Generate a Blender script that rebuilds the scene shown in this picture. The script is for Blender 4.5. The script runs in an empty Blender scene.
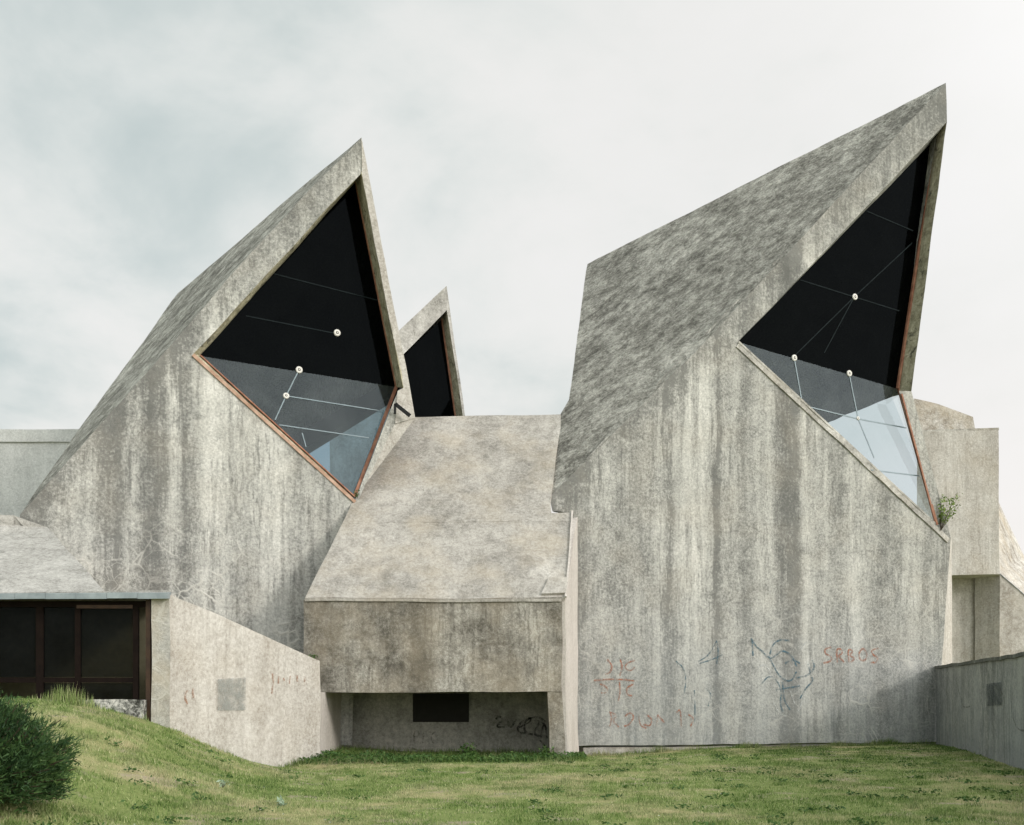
import bpy, bmesh, math, random
import numpy as np
from mathutils import Vector, noise
from mathutils.geometry import tessellate_polygon

# ------------------------------------------------------------------ camera, sky, sun, exposure
SC = bpy.context.scene
COL = SC.collection
F = 1150.0                         # focal length in pixels of a 1024 px wide picture
EYE = Vector((0, 0, 1.6))
HOR = 690.0                        # horizon row: a level view camera with a rise
cd = bpy.data.cameras.new('camera')
cam = bpy.data.objects.new('camera', cd)
COL.objects.link(cam)
cam.location = EYE
cam.rotation_euler = (math.radians(90), 0, 0)
cd.sensor_width = 36
cd.lens = 36 * F / 1024
cd.shift_y = (HOR - 412.5) / 1024
cd.clip_end = 20000
SC.camera = cam
SC.view_settings.view_transform = 'Standard'
SC.view_settings.look = 'None'
SC.view_settings.gamma = 1
SC.view_settings.exposure = 0.37

SUN_DIR = Vector((0.70, -0.50, 0.36)).normalized()      # towards the sun
sd = bpy.data.lights.new('sun', 'SUN')
sd.energy = 1.25
sd.angle = math.radians(10)
sd.color = (1.0, 0.94, 0.86)
sun = bpy.data.objects.new('sun', sd)
COL.objects.link(sun)
sun.rotation_euler = SUN_DIR.to_track_quat('Z', 'Y').to_euler()


class NT:
    """small helper around a node tree"""
    def __init__(self, tree):
        self.t = tree
        self.n = tree.nodes
        self.l = tree.links

    def add(self, kind, **kw):
        nd = self.n.new(kind)
        for k, v in kw.items():
            setattr(nd, k, v)
        return nd

    def put(self, sock, v):
        if isinstance(v, bpy.types.NodeSocket):
            self.l.new(v, sock)
        elif v is not None:
            sock.default_value = v

    def math(self, op, a, b=None, c=None, clamp=False):
        nd = self.add('ShaderNodeMath', operation=op)
        nd.use_clamp = clamp
        self.put(nd.inputs[0], a)
        if b is not None: self.put(nd.inputs[1], b)
        if c is not None: self.put(nd.inputs[2], c)
        return nd.outputs[0]

    def dot(self, v, w):
        nd = self.add('ShaderNodeVectorMath', operation='DOT_PRODUCT')
        self.put(nd.inputs[0], v)
        nd.inputs[1].default_value = tuple(w)
        return nd.outputs['Value']

    def xyz(self, x, y, z):
        nd = self.add('ShaderNodeCombineXYZ')
        for s, v in zip(nd.inputs, (x, y, z)):
            self.put(s, v)
        return nd.outputs[0]

    def noise(self, vec, scale, detail=5, rough=.55, dist=0.0):
        nd = self.add('ShaderNodeTexNoise')
        self.put(nd.inputs['Vector'], vec)
        nd.inputs['Scale'].default_value = scale
        nd.inputs['Detail'].default_value = detail
        nd.inputs['Roughness'].default_value = rough
        nd.inputs['Distortion'].default_value = dist
        return nd.outputs['Fac']

    def ramp(self, fac, stops, interp='LINEAR'):
        nd = self.add('ShaderNodeValToRGB')
        cr = nd.color_ramp
        cr.interpolation = interp
        stops = sorted(stops, key=lambda s: s[0])
        while len(cr.elements) < len(stops):
            cr.elements.new(.5)
        for e, (p, c) in zip(cr.elements, stops):
            e.position = p
        for e, (p, c) in zip(cr.elements, stops):
            if not isinstance(c, (tuple, list)):
                c = (c, c, c)
            e.color = (c[0], c[1], c[2], 1)
        self.put(nd.inputs[0], fac)
        return nd.outputs[0]

    def mix(self, fac, a, b, mode='MIX'):
        nd = self.add('ShaderNodeMix', data_type='RGBA', blend_type=mode)
        nd.clamp_factor = True
        self.put(nd.inputs[0], fac)
        for s, v in ((nd.inputs[6], a), (nd.inputs[7], b)):
            if isinstance(v, (tuple, list)):
                v = (v[0], v[1], v[2], 1)
            self.put(s, v)
        return nd.outputs[2]

    def maprange(self, v, a, b, c, d, smooth=False):
        nd = self.add('ShaderNodeMapRange')
        if smooth: nd.interpolation_type = 'SMOOTHSTEP'
        self.put(nd.inputs[0], v)
        for s, q in zip(nd.inputs[1:5], (a, b, c, d)):
            s.default_value = q
        return nd.outputs[0]


W = bpy.data.worlds.new('World')
SC.world = W
W.use_nodes = True
t = NT(W.node_tree)
t.n.clear()
sky = t.add('ShaderNodeTexSky', sky_type='NISHITA')
sky.sun_disc = False
sky.sun_elevation = math.asin(SUN_DIR.z)
sky.sun_rotation = math.atan2(SUN_DIR.x, SUN_DIR.y)
tc = t.add('ShaderNodeTexCoord')
dr = tc.outputs['Generated']
sx = t.add('ShaderNodeSeparateXYZ'); t.put(sx.inputs[0], dr)
zz = t.math('ADD', t.math('MAXIMUM', sx.outputs[2], 0.0), 0.34)
cv = t.xyz(t.math('DIVIDE', sx.outputs[0], zz), t.math('DIVIDE', sx.outputs[1], zz), 0.3)
n1 = t.noise(cv, 1.15, 7, .55, .4)
n2 = t.noise(cv, 3.4, 6, .58, .3)
cl = t.math('ADD', t.math('MULTIPLY', n1, .74), t.math('MULTIPLY', n2, .36))
# cloud cover is thinner (brighter) to the right of the picture and low over the horizon
cl = t.math('ADD', cl, t.math('MULTIPLY_ADD', sx.outputs[0], 0.16, -0.060))
cl = t.math('ADD', cl, t.maprange(sx.outputs[2], 0.0, 0.42, 0.13, -0.035))
clouds = t.ramp(cl, [(.33, (.50, .575, .57)), (.41, (.62, .675, .66)), (.475, (.775, .795, .77)), (.55, (.855, .845, .82)), (.68, (.885, .875, .865))], 'B_SPLINE')
# an overcast sky is brighter overhead and round the veiled sun
sdot = t.dot(dr, SUN_DIR)
glow = t.maprange(sdot, -0.2, 1.0, 0.0, 1.3, True)
zen = t.maprange(sx.outputs[2], 0.50, 0.95, 0.0, 0.5, True)
gain = t.math('MULTIPLY', t.math('ADD', t.math('ADD', 1.0, glow), zen), 9.1)
sc_ = t.add('ShaderNodeVectorMath', operation='SCALE')
t.put(sc_.inputs[0], clouds); t.put(sc_.inputs['Scale'], gain)
low = t.maprange(sx.outputs[2], .02, .34, .5, 0.0, True)
warmed = t.add('ShaderNodeVectorMath', operation='MULTIPLY'); t.put(warmed.inputs[0], sc_.outputs[0]); warmed.inputs[1].default_value = (1.07, 1.0, .965)
wcl = t.mix(low, sc_.outputs[0], warmed.outputs[0])
skymix = t.mix(.93, sky.outputs[0], wcl)
bg = t.add('ShaderNodeBackground')
t.put(bg.inputs[0], skymix)
bg.inputs[1].default_value = 0.09
wo = t.add('ShaderNodeOutputWorld')
t.l.new(bg.outputs[0], wo.inputs[0])

# ------------------------------------------------------------------ geometry helpers
rng = random.Random(7)


def ray(px, py):
    return Vector(((px - 512) / F, 1.0, (HOR - py) / F))


def P(px, py, Y):
    return EYE + ray(px, py) * Y


def hit(px, py, pl, d=0.0):
    """point of a plane (origin, outward normal) moved d metres inward"""
    a, n = pl
    r = ray(px, py)
    return EYE + r * ((a - n * d - EYE).dot(n) / r.dot(n))


def plane3(a, b, c):
    n = (b - a).cross(c - a).normalized()
    if n.dot(EYE - a) < 0: n = -n
    return a, n


def vplane(x, y, deg):
    a = math.radians(deg)
    return Vector((x, y, 0)), Vector((math.sin(a), -math.cos(a), 0))


def wob(p):
    return noise.noise_vector(p * 0.62) * 0.028 + noise.noise_vector(p * 1.9 + Vector((7, 3, 1))) * 0.014


def orient(pts, towards=None):
    """loop direction so that the face looks at the camera side"""
    n = Vector((0, 0, 0))
    for i in range(len(pts)):
        a, b = pts[i], pts[(i + 1) % len(pts)]
        n += Vector(((a.y - b.y) * (a.z + b.z), (a.z - b.z) * (a.x + b.x), (a.x - b.x) * (a.y + b.y)))
    t_ = (towards or EYE) - pts[0]
    return pts if n.dot(t_) > 0 else pts[::-1]


def link(name, me, parent=None, **props):
    o = bpy.data.objects.new(name, me)
    COL.objects.link(o)
    if parent is not None:
        o.parent = parent
        # all meshes are written in world coordinates; the things' empties stand at their bases
        off = Vector((0, 0, 0))
        q = parent
        while q is not None:
            off += q.location
            q = q.parent
        o.location = -off if parent.type == 'EMPTY' else (0, 0, 0)
        if parent.type != 'EMPTY':
            o.location = (0, 0, 0)
    for k, v in props.items():
        o[k] = v
    return o


def solid(name, polys, mats, parent=None, size=0.45, wobble=True, smooth=35, bevel=0.0, **props):
    """polys: list of (loops, material index); loops = outer loop + hole loops, world coordinates"""
    bm = bmesh.new()
    cache = {}

    def V(p):
        k = (round(p.x, 4), round(p.y, 4), round(p.z, 4))
        if k not in cache: cache[k] = bm.verts.new(p)
        return cache[k]
    for loops, mi in polys:
        if isinstance(loops[0], Vector): loops = [loops]
        flat = [p for lp in loops for p in lp]
        vs = [V(p) for p in flat]
        n = (loops[0][1] - loops[0][0]).cross(loops[0][2] - loops[0][1])
        if len(loops) == 1 and len(flat) == 3:
            tris = [(0, 1, 2)]
        else:
            tris = tessellate_polygon([[p for p in lp] for lp in loops])
        for tr in tris:
            try:
                f = bm.faces.new([vs[i] for i in tr])
                f.material_index = mi
            except ValueError:
                pass
    bmesh.ops.recalc_face_normals(bm, faces=bm.faces)
    if wobble:
        for _ in range(9):
            es = [e for e in bm.edges if e.calc_length() > size * 1.45]
            if not es: break
            bmesh.ops.subdivide_edges(bm, edges=es, cuts=1)
            bmesh.ops.triangulate(bm, faces=[f for f in bm.faces if len(f.verts) > 3])
        for v in bm.verts:
            v.co += wob(v.co)
    me = bpy.data.meshes.new(name)
    bm.to_mesh(me); bm.free()
    for m_ in (mats if isinstance(mats, (list, tuple)) else [mats]):
        me.materials.append(m_)
    if smooth:
        me.shade_smooth()
        me.set_sharp_from_angle(angle=math.radians(smooth))
    o = link(name, me, parent, **props)
    if bevel:
        b = o.modifiers.new('bevel', 'BEVEL'); b.width = bevel; b.segments = 2; b.limit_method = 'ANGLE'
        b.angle_limit = math.radians(40)
    return o


def prism(top, bottom, mi=0):
    """closed polygons of the solid between two equal-length loops"""
    out = [([list(top)], mi), ([list(bottom)[::-1]], mi)]
    k = len(top)
    for i in range(k):
        j = (i + 1) % k
        out.append(([[top[i], bottom[i], bottom[j], top[j]]], mi))
    return out


def boxv(x0, x1, y0, y1, z0, z1):
    b = [Vector((x0, y0, z0)), Vector((x1, y0, z0)), Vector((x1, y1, z0)), Vector((x0, y1, z0))]
    t_ = [Vector((p.x, p.y, z1)) for p in b]
    return prism(t_, b)


def slab(p, q, z0, z1, thick, mi=0):
    """an upright wall slab from plan point p to plan point q, thickness to the left of p->q
    z0/z1: pairs of heights at p and q"""
    d = (Vector((q.x, q.y, 0)) - Vector((p.x, p.y, 0))).normalized()
    n = Vector((-d.y, d.x, 0)) * thick
    bot = [Vector((p.x, p.y, z0[0])), Vector((q.x, q.y, z0[1])), Vector((q.x, q.y, z0[1])) + n, Vector((p.x, p.y, z0[0])) + n]
    top = [Vector((p.x, p.y, z1[0])), Vector((q.x, q.y, z1[1])), Vector((q.x, q.y, z1[1])) + n, Vector((p.x, p.y, z1[0])) + n]
    return prism(top, bot, mi)


def bar(a, b, w, n, th, lift=0.0):
    """box-section strip from a to b lying on a surface with normal n"""
    d = (b - a).normalized()
    s = d.cross(n).normalized() * (w / 2)
    n = n.normalized()
    lo = [a - s + n * lift, b - s + n * lift, b + s + n * lift, a + s + n * lift]
    hi = [p + n * th for p in lo]
    return prism(hi, lo)


def raw(name, verts, faces, mat, parent=None, attr=None, smooth=False, **props):
    me = bpy.data.meshes.new(name)
    me.from_pydata(verts, [], faces)
    me.materials.append(mat)
    if smooth: me.shade_smooth()
    return link(name, me, parent, **props)


def ribbon(name, strokes, width, pl, mat, parent, lift=0.012, **props):
    """paint strokes: polylines of pixels thrown on a wall plane, thin raised strips following the wall"""
    verts, faces = [], []
    n = pl[1]
    for s in strokes:
        w = width
        pts = [hit(x, y, pl) for x, y in s]
        # smooth the polyline
        for _ in range(2):
            q = [pts[0]]
            for i in range(len(pts) - 1):
                q += [pts[i].lerp(pts[i + 1], .25), pts[i].lerp(pts[i + 1], .75)]
            pts = q + [pts[-1]]
        base = len(verts)
        for i, p in enumerate(pts):
            a, b = pts[max(i - 1, 0)], pts[min(i + 1, len(pts) - 1)]
            d = (b - a)
            d = d.normalized() if d.length > 1e-6 else Vector((0, 0, 1))
            sd_ = d.cross(n).normalized() * (w * (.5 + .25 * noise.noise(p * 9)))
            c = p + wob(p) + n * lift
            verts += [c - sd_, c + sd_]
        for i in range(len(pts) - 1):
            k = base + 2 * i
            faces.append((k, k + 1, k + 3, k + 2))
    return raw(name, [tuple(v) for v in verts], faces, mat, parent, **props)


# ------------------------------------------------------------------ materials
def mat(name):
    m = bpy.data.materials.new(name)
    m.use_nodes = True
    m.node_tree.nodes.clear()
    t_ = NT(m.node_tree)
    out = t_.add('ShaderNodeOutputMaterial')
    return m, t_, out


A18 = math.radians(18)
UDIR = (math.cos(A18), math.sin(A18), 0)


def concrete(name, pal, U=UDIR, streak=1.0, mott=1.0, stain=None, cracks=0.0, crack_z=99, blue=0.0, moss=0.0,
             bump=0.4, rough_axes=None, warm=0.0, blot=0.0, seed=0.0, scale=1.0, black=0.0, dark_low=0.0, brick=0.0, crease=None, rk=1.0):
    m, t, out = mat(name)
    geo = t.add('ShaderNodeNewGeometry')
    pos = geo.outputs['Position']
    u = t.dot(pos, U)
    zc = t.dot(pos, (0, 0, 1))
    U2 = (-U[1], U[0], 0)
    w = t.dot(pos, U2)
    so = t.math('ADD', w, seed)
    base = t.xyz(t.math('ADD', u, seed * 3.1), so, zc)
    wav = t.noise(base, .9, 3, .5)
    uw = t.math('ADD', t.math('ADD', u, seed * 1.7), t.math('MULTIPLY', wav, .10))
    vA = t.xyz(uw, t.math('MULTIPLY', so, .7), t.math('MULTIPLY', zc, .045))
    vB = t.xyz(uw, so, t.math('MULTIPLY', zc, .06))
    sA = t.noise(vA, 0.95 * scale, 4, .55)
    sB = t.noise(vB, 5.0 * scale, 8, .68)
    mA = t.noise(base, 0.55 * scale, 5, .6, .4)
    mB = t.noise(base, 2.6 * scale, 8, .70, .6)
    mC = t.noise(base, 13.0, 7, .75)
    mD = t.noise(base, 60.0, 3, .6)

    def c(x, k): return t.math('MULTIPLY', t.math('SUBTRACT', x, .5), k)
    smask = t.maprange(mA, .38, .62, .25, 1.2)
    v = t.math('ADD', c(mA, 1.2 * mott), c(mB, 1.5 * mott))
    v = t.math('ADD', v, c(sA, 1.3 * streak))
    v = t.math('ADD', v, c(mC, 1.3))
    v = t.math('ADD', v, c(mD, .9))
    # drips: thin dark runs that start and stop
    vC = t.xyz(t.math('ADD', uw, 31.0), so, t.math('MULTIPLY', zc, .16))
    sC = t.noise(vC, 11.0 * scale, 6, .65)
    gate = t.maprange(t.noise(t.xyz(t.math('ADD', u, 57.0), so, t.math('MULTIPLY', zc, .45)), 1.1, 4, .6), .40, .62, 0.0, 1.0)
    grain = t.maprange(mC, .35, .65, 1.35, .55)
    drip = t.math('MULTIPLY', t.maprange(sB, .46, .62, 0, .75), smask)
    drip = t.math('ADD', drip, t.math('MULTIPLY', t.maprange(sC, .47, .62, 0, .70), gate))
    drip = t.math('MULTIPLY', drip, 1.05 * streak)
    if stain:
        us = [s[0] for s in stain]
        u0, u1 = min(us), max(us)
        un = t.math('DIVIDE', t.math('SUBTRACT', t.math('ADD', t.math('ADD', u, t.math('MULTIPLY', t.math('SUBTRACT', wav, .5), .35)),
                    t.math('MULTIPLY', t.math('SUBTRACT', sB, .5), .55)), u0), u1 - u0)
        st = t.ramp(un, [((s[0] - u0) / (u1 - u0), s[1]) for s in stain], 'EASE')
        st = t.math('SUBTRACT', st, .5)
        v = t.math('ADD', v, t.math('MULTIPLY', t.math('MAXIMUM', st, 0.0), 1.0))
        drip = t.math('ADD', drip, t.math('MULTIPLY', t.math('MAXIMUM', t.math('MULTIPLY', st, -1.0), 0.0), t.maprange(mB, .3, .65, 3.9, 2.2)))
    if crease:
        cvv, coff, cw = crease
        dd = t.math('ADD', t.math('SUBTRACT', t.dot(pos, cvv), coff), t.math('MULTIPLY', t.math('SUBTRACT', mB, .5), cw * 2.2))
        drip = t.math('ADD', drip, t.maprange(dd, 0, cw, .5, 0, True))
    drip = t.math('MULTIPLY', drip, grain, clamp=True)
    sp = t.math('MULTIPLY', t.maprange(t.noise(base, 24.0, 6, .8), .53, .60, 0, .75), t.maprange(mB, .50, .60, .15, 1.0))
    ax = None
    if rough_axes:
        V1, V2, V3 = rough_axes
        ax = t.xyz(t.math('MULTIPLY', t.dot(pos, V1), .74), t.math('MULTIPLY', t.dot(pos, V2), 1.05), t.dot(pos, V3))
        r1 = t.noise(ax, 2.4, 8, .66, .25)
        r2 = t.noise(ax, 9.0, 6, .70, .5)
        v = t.math('ADD', v, c(r1, 1.5 * rk))
        v = t.math('ADD', v, c(r2, 1.2 * rk))
        v = t.math('ADD', v, -.04)
    v = t.math('ADD', v, .56)
    colr = t.ramp(v, [(0.0, pal[0]), (.30, pal[1]), (.55, pal[2]), (.80, pal[3]), (1.0, pal[4])])
    dk = tuple(pal[0][i] * .45 + pal[1][i] * .45 for i in range(3))
    colr = t.mix(t.math('MULTIPLY', drip, .80), colr, dk)
    colr = t.mix(sp, colr, pal[1])
    if warm:
        wm = t.maprange(t.noise(base, .8, 4, .55), .45, .70, 0, warm)
        colr = t.mix(wm, colr, (.47, .40, .30))
    if blue:
        bm_ = t.math('MULTIPLY', t.maprange(zc, 0.2, 4.8, 1.0, 0.0), t.maprange(sA, .3, .6, .35, 1.0))
        colr = t.mix(t.math('MULTIPLY', bm_, blue), colr, (.20, .225, .24))
    if moss:
        mm = t.maprange(t.noise(base, 1.3, 6, .7, .5), .56, .68, 0, moss)
        colr = t.mix(mm, colr, (.085, .09, .05))
    if black:
        bb = t.maprange(t.noise(base, 2.8, 6, .7, .6), .55, .66, 0, black)
        colr = t.mix(bb, colr, (.03, .03, .024))
    if brick:
        # ghost of the block courses showing through the wash
        fr = t.math('ABSOLUTE', t.math('SUBTRACT', t.math('FRACT', t.math('MULTIPLY', zc, 4.6)), .5))
        colr = t.mix(t.maprange(fr, .0, .10, brick, 0), colr, (.10, .10, .09))
    crk = None
    if cracks:
        vo = t.add('ShaderNodeTexVoronoi', feature='DISTANCE_TO_EDGE')
        dn = t.add('ShaderNodeTexNoise'); t.put(dn.inputs['Vector'], base); dn.inputs['Scale'].default_value = 2.2
        dn.inputs['Detail'].default_value = 4
        sc = t.add('ShaderNodeVectorMath', operation='SCALE'); t.put(sc.inputs[0], dn.outputs['Color']); sc.inputs['Scale'].default_value = .32
        ad = t.add('ShaderNodeVectorMath', operation='ADD'); t.put(ad.inputs[0], base); t.put(ad.inputs[1], sc.outputs[0])
        t.put(vo.inputs['Vector'], ad.outputs[0]); vo.inputs['Scale'].default_value = 1.25
        vo2 = t.add('ShaderNodeTexVoronoi', feature='DISTANCE_TO_EDGE')
        t.put(vo2.inputs['Vector'], ad.outputs[0]); vo2.inputs['Scale'].default_value = 2.7
        l1 = t.maprange(vo.outputs['Distance'], .008, .040, 1, 0)
        l2 = t.maprange(vo2.outputs['Distance'], .008, .045, .7, 0)
        cm = t.maprange(t.noise(base, .42, 3, .5), .47, .60, 0, 1)
        cm2 = t.maprange(t.noise(base, .9, 3, .5), .42, .60, 0, 1)
        um = t.maprange(u, cracks[0], cracks[1], 0, 1) if isinstance(cracks, tuple) else 1.0
        hz = t.maprange(zc, crack_z * .55, crack_z, 1, 0)
        k = t.math('MULTIPLY', t.math('MULTIPLY', t.math('MAXIMUM', l1, l2), t.math('MULTIPLY', t.math('ADD', cm, um), .5 if isinstance(cracks, tuple) else 1)), t.math('MULTIPLY', hz, cm2))
        crk = k
        colr = t.mix(t.math('MULTIPLY', k, .55), colr, (.57, .555, .51))
    bs = t.add('ShaderNodeBsdfPrincipled')
    t.put(bs.inputs['Base Color'], colr)
    bs.inputs['Roughness'].default_value = .92
    bs.inputs['Specular IOR Level'].default_value = .22
    h = t.math('ADD', t.math('MULTIPLY', mC, .5), t.math('MULTIPLY', mB, .8))
    h = t.math('ADD', h, t.math('MULTIPLY', mD, .25))
    if crk is not None: h = t.math('ADD', h, t.math('MULTIPLY', crk, .25))
    bp = t.add('ShaderNodeBump'); bp.inputs['Strength'].default_value = bump; bp.inputs['Distance'].default_value = .06
    if ax is not None:
        h = t.math('ADD', t.math('MULTIPLY', h, .5), t.math('ADD', t.math('MULTIPLY', r1, 1.9), t.math('MULTIPLY', r2, .7)))
        bp.inputs['Distance'].default_value = .16
    t.put(bp.inputs['Height'], h)
    t.l.new(bp.outputs[0], bs.inputs['Normal'])
    t.l.new(bs.outputs[0], out.inputs[0])
    return m


GREY = [(.085, .085, .079), (.20, .198, .184), (.41, .402, .372), (.575, .560, .515), (.71, .69, .64)]
PALE = [(.15, .14, .12), (.30, .285, .255), (.445, .425, .385), (.575, .55, .50), (.70, .68, .63)]
WHITE = [(.20, .17, .135), (.36, .32, .275), (.51, .47, .42), (.64, .60, .545), (.74, .70, .65)]
DARKG = [(.05, .055, .052), (.12, .125, .118), (.225, .23, .22), (.37, .375, .355), (.53, .53, .50)]
ROUGH = [(.085, .080, .070), (.17, .163, .142), (.30, .29, .258), (.46, .445, .40), (.62, .60, .545)]


def tint(pal, r, g, b):
    return [(c[0] * r, c[1] * g, c[2] * b) for c in pal]


GREY = tint(GREY, .975, .99, 1.0)
PALE = tint(PALE, .97, .985, 1.01)
WHITE = tint(WHITE, .97, 1.0, 1.03)
ROUGH = tint(ROUGH, 1.10, 1.11, 1.11)


def uof(px, pl):
    p = hit(px, 500, pl)
    return p.x * UDIR[0] + p.y * UDIR[1]


def uof2(px, pl):        # position along the wall of a picture column, for the photo's own big drip stains
    return uof(px, pl)


pR = vplane(1.905, 33.7, 18)                 # wall plane of the big tower
pL = vplane(-4.5, 33.0, 18)                  # wall plane of the left tower
roofpl = plane3(Vector((-5, 30, 4.0)), Vector((1, 30, 4.0)), Vector((0, 36.3, 10.3)))
dR, mR = hit(549, 497, pR), hit(705, 342, pR)
qR = hit(561, 414, roofpl)
rough = plane3(dR, mR, qR)
nR = rough[1]
down = (Vector((0, 0, -1)) + nR * nR.z).normalized()
side = nR.cross(down).normalized()
v1 = (down * .80 + side * -.60).normalized()
v1b = nR.cross(v1).normalized()

M = {}
stR = [(uof(x, pR), v) for x, v in [(560, .36), (580, .28), (588, .40), (605, .50), (640, .46), (655, .50), (668, .28), (682, .52), (700, .60), (712, .48),
       (717, .15), (724, .50), (733, .62), (743, .42), (760, .62), (775, .52), (786, .26), (797, .22), (806, .66), (822, .58), (834, .40), (850, .52), (875, .46), (905, .48), (930, .42), (946, .30)]]
stL = [(uof(x, pL), v) for x, v in [(20, .30), (60, .40), (85, .48), (100, .34), (118, .22), (128, .50), (140, .44), (150, .24), (163, .28), (172, .56), (184, .26), (196, .52), (210, .72), (235, .60), (255, .66), (275, .56), (290, .42), (315, .60), (345, .50), (400, .55)]]
crv = (mR - dR).normalized().cross(pR[1]).normalized()
if crv.z > 0: crv = -crv
M['wallR'] = concrete('weathered_concrete_big_tower', GREY, stain=stR, cracks=(uof(760, pR), uof(850, pR)), crack_z=9, blue=.5, streak=.8, mott=.55, warm=.12, crease=(crv, crv.dot(dR), .9))
_dL, _eL = hit(20, 515, pL), hit(361, 137, pL)
crl = (_eL - _dL).normalized().cross(pL[1]).normalized()
if crl.z > 0: crl = -crl
M['wallL'] = concrete('weathered_concrete_left_tower', GREY, stain=stL, cracks=.8, crack_z=7, streak=.8, mott=.6, seed=11.0, warm=.12, crease=(crl, crl.dot(_dL), .8))
M['wallT'] = concrete('weathered_concrete_rear_tower', PALE, streak=.4, mott=1.0, seed=23.0, moss=.5)
M['rough'] = concrete('rough_cast_slope', ROUGH, streak=.1, mott=.7, rough_axes=(v1, v1b, nR), bump=.9, seed=4.0)
M['roughL'] = concrete('rough_cast_slope_left', ROUGH, streak=.1, mott=.8, rough_axes=(v1, v1b, nR), bump=.7, seed=9.0)
M['fin'] = concrete('mouldy_concrete', [(.14, .13, .09), (.26, .24, .165), (.40, .37, .26), (.54, .50, .37), (.66, .62, .48)], streak=.5, mott=1.2, black=.85, seed=2.0, scale=1.6)
M['rimpale'] = concrete('pale_rim_concrete', WHITE, streak=.3, mott=.6, seed=5.0, moss=.5)
M['roof'] = concrete('link_roof_concrete', tint(PALE, .86, .84, .82), U=(1, 0, 0), streak=.55, mott=.75, seed=6.0, warm=.35, moss=.15)
M['panel'] = concrete('stained_beam_concrete', [(.06, .055, .045), (.13, .12, .10), (.245, .23, .20), (.37, .35, .31), (.52, .50, .45)], U=(1, 0, 0), streak=1.0, mott=1.0, seed=14.0, warm=.35)
M['white'] = concrete('pale_rendered_wall', WHITE, U=(.516, .857, 0), streak=.45, mott=.45, seed=17.0, warm=.14)
M['side'] = concrete('pale_side_render', [(.30, .27, .24), (.42, .385, .35), (.54, .50, .46), (.63, .59, .55), (.72, .68, .64)], U=(.13, .99, 0), streak=.35, mott=.4, seed=19.0)
M['pillar'] = concrete('yellowed_pillar_concrete', PALE, U=(1, 0, 0), streak=.4, mott=.8, seed=21.0, warm=.7, cracks=.8)
M['leanto'] = concrete('streaky_lean_to_roof', tint(PALE, .90, .90, .90), U=(1, 0, 0), streak=.1, mott=.5, seed=27.0, moss=.2, rough_axes=(Vector((.75, -.5, -.35)).normalized(), Vector((.55, .8, 0)).normalized(), Vector((0, 0, 1))), bump=.3, rk=.45)
M['back'] = concrete('far_bluish_wall', [(.30, .31, .30), (.42, .43, .42), (.55, .56, .545), (.66, .67, .65), (.74, .75, .73)], U=(1, 0, 0), streak=.3, mott=.5, seed=31.0)
M['sidewing'] = concrete('beige_far_wing', WHITE, U=(1, 0, 0), streak=.55, mott=.6, seed=33.0, warm=.25, moss=.15)
M['sideroof'] = concrete('beige_rough_roof', WHITE, U=(1, 0, 0), streak=.2, mott=.8, seed=35.0, warm=.6, rough_axes=(v1, v1b, nR), bump=.4)
M['retain'] = concrete('bluish_shade_retaining_wall', GREY, U=(.2, .98, 0), streak=1.15, mott=.8, seed=37.0, blue=.75)  # blue-grey of the shaded face is mixed into the wall colour
M['retcap'] = concrete('retaining_coping', [(.05, .052, .045), (.09, .095, .085), (.14, .145, .13), (.20, .205, .19), (.28, .28, .26)], U=(.2, .98, 0), seed=39.0)
M['inner'] = concrete('underpass_block_wall', [(.18, .18, .155), (.28, .28, .245), (.42, .41, .36), (.56, .54, .48), (.66, .63, .57)], U=(1, 0, 0), streak=.4, mott=.9, seed=41.0)
M['foot'] = concrete('footing_concrete', PALE, streak=.3, mott=1.2, seed=43.0, warm=.3)
M['plinth'] = concrete('pebbly_plinth', [(.04, .04, .035), (.13, .13, .12), (.30, .30, .28), (.50, .49, .46), (.66, .64, .60)], U=(1, 0, 0), streak=.1, mott=2.0, seed=45.0, scale=5.0, black=.6)
M['cell'] = concrete('interior_plaster', [(.28, .29, .28), (.36, .37, .36), (.46, .47, .46), (.55, .56, .55), (.62, .63, .62)], streak=.2, mott=.5, seed=47.0)


def simple(name, col, rough=.6, metal=0.0, vary=.25, nscale=6.0, spec=.4, col2=None, bump=.1):
    m, t, out = mat(name)
    geo = t.add('ShaderNodeNewGeometry')
    n = t.noise(geo.outputs['Position'], nscale, 5, .6, .3)
    c2 = col2 or tuple(x * (1 - vary) for x in col)
    colr = t.mix(t.maprange(n, .35, .65, 0, 1), col, c2)
    bs = t.add('ShaderNodeBsdfPrincipled')
    t.put(bs.inputs['Base Color'], colr)
    bs.inputs['Roughness'].default_value = rough
    bs.inputs['Metallic'].default_value = metal
    bs.inputs['Specular IOR Level'].default_value = spec
    bp = t.add('ShaderNodeBump'); bp.inputs['Strength'].default_value = bump; bp.inputs['Distance'].default_value = .02
    t.put(bp.inputs['Height'], t.noise(geo.outputs['Position'], nscale * 4, 4))
    t.l.new(bp.outputs[0], bs.inputs['Normal'])
    t.l.new(bs.outputs[0], out.inputs[0])
    return m


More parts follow.
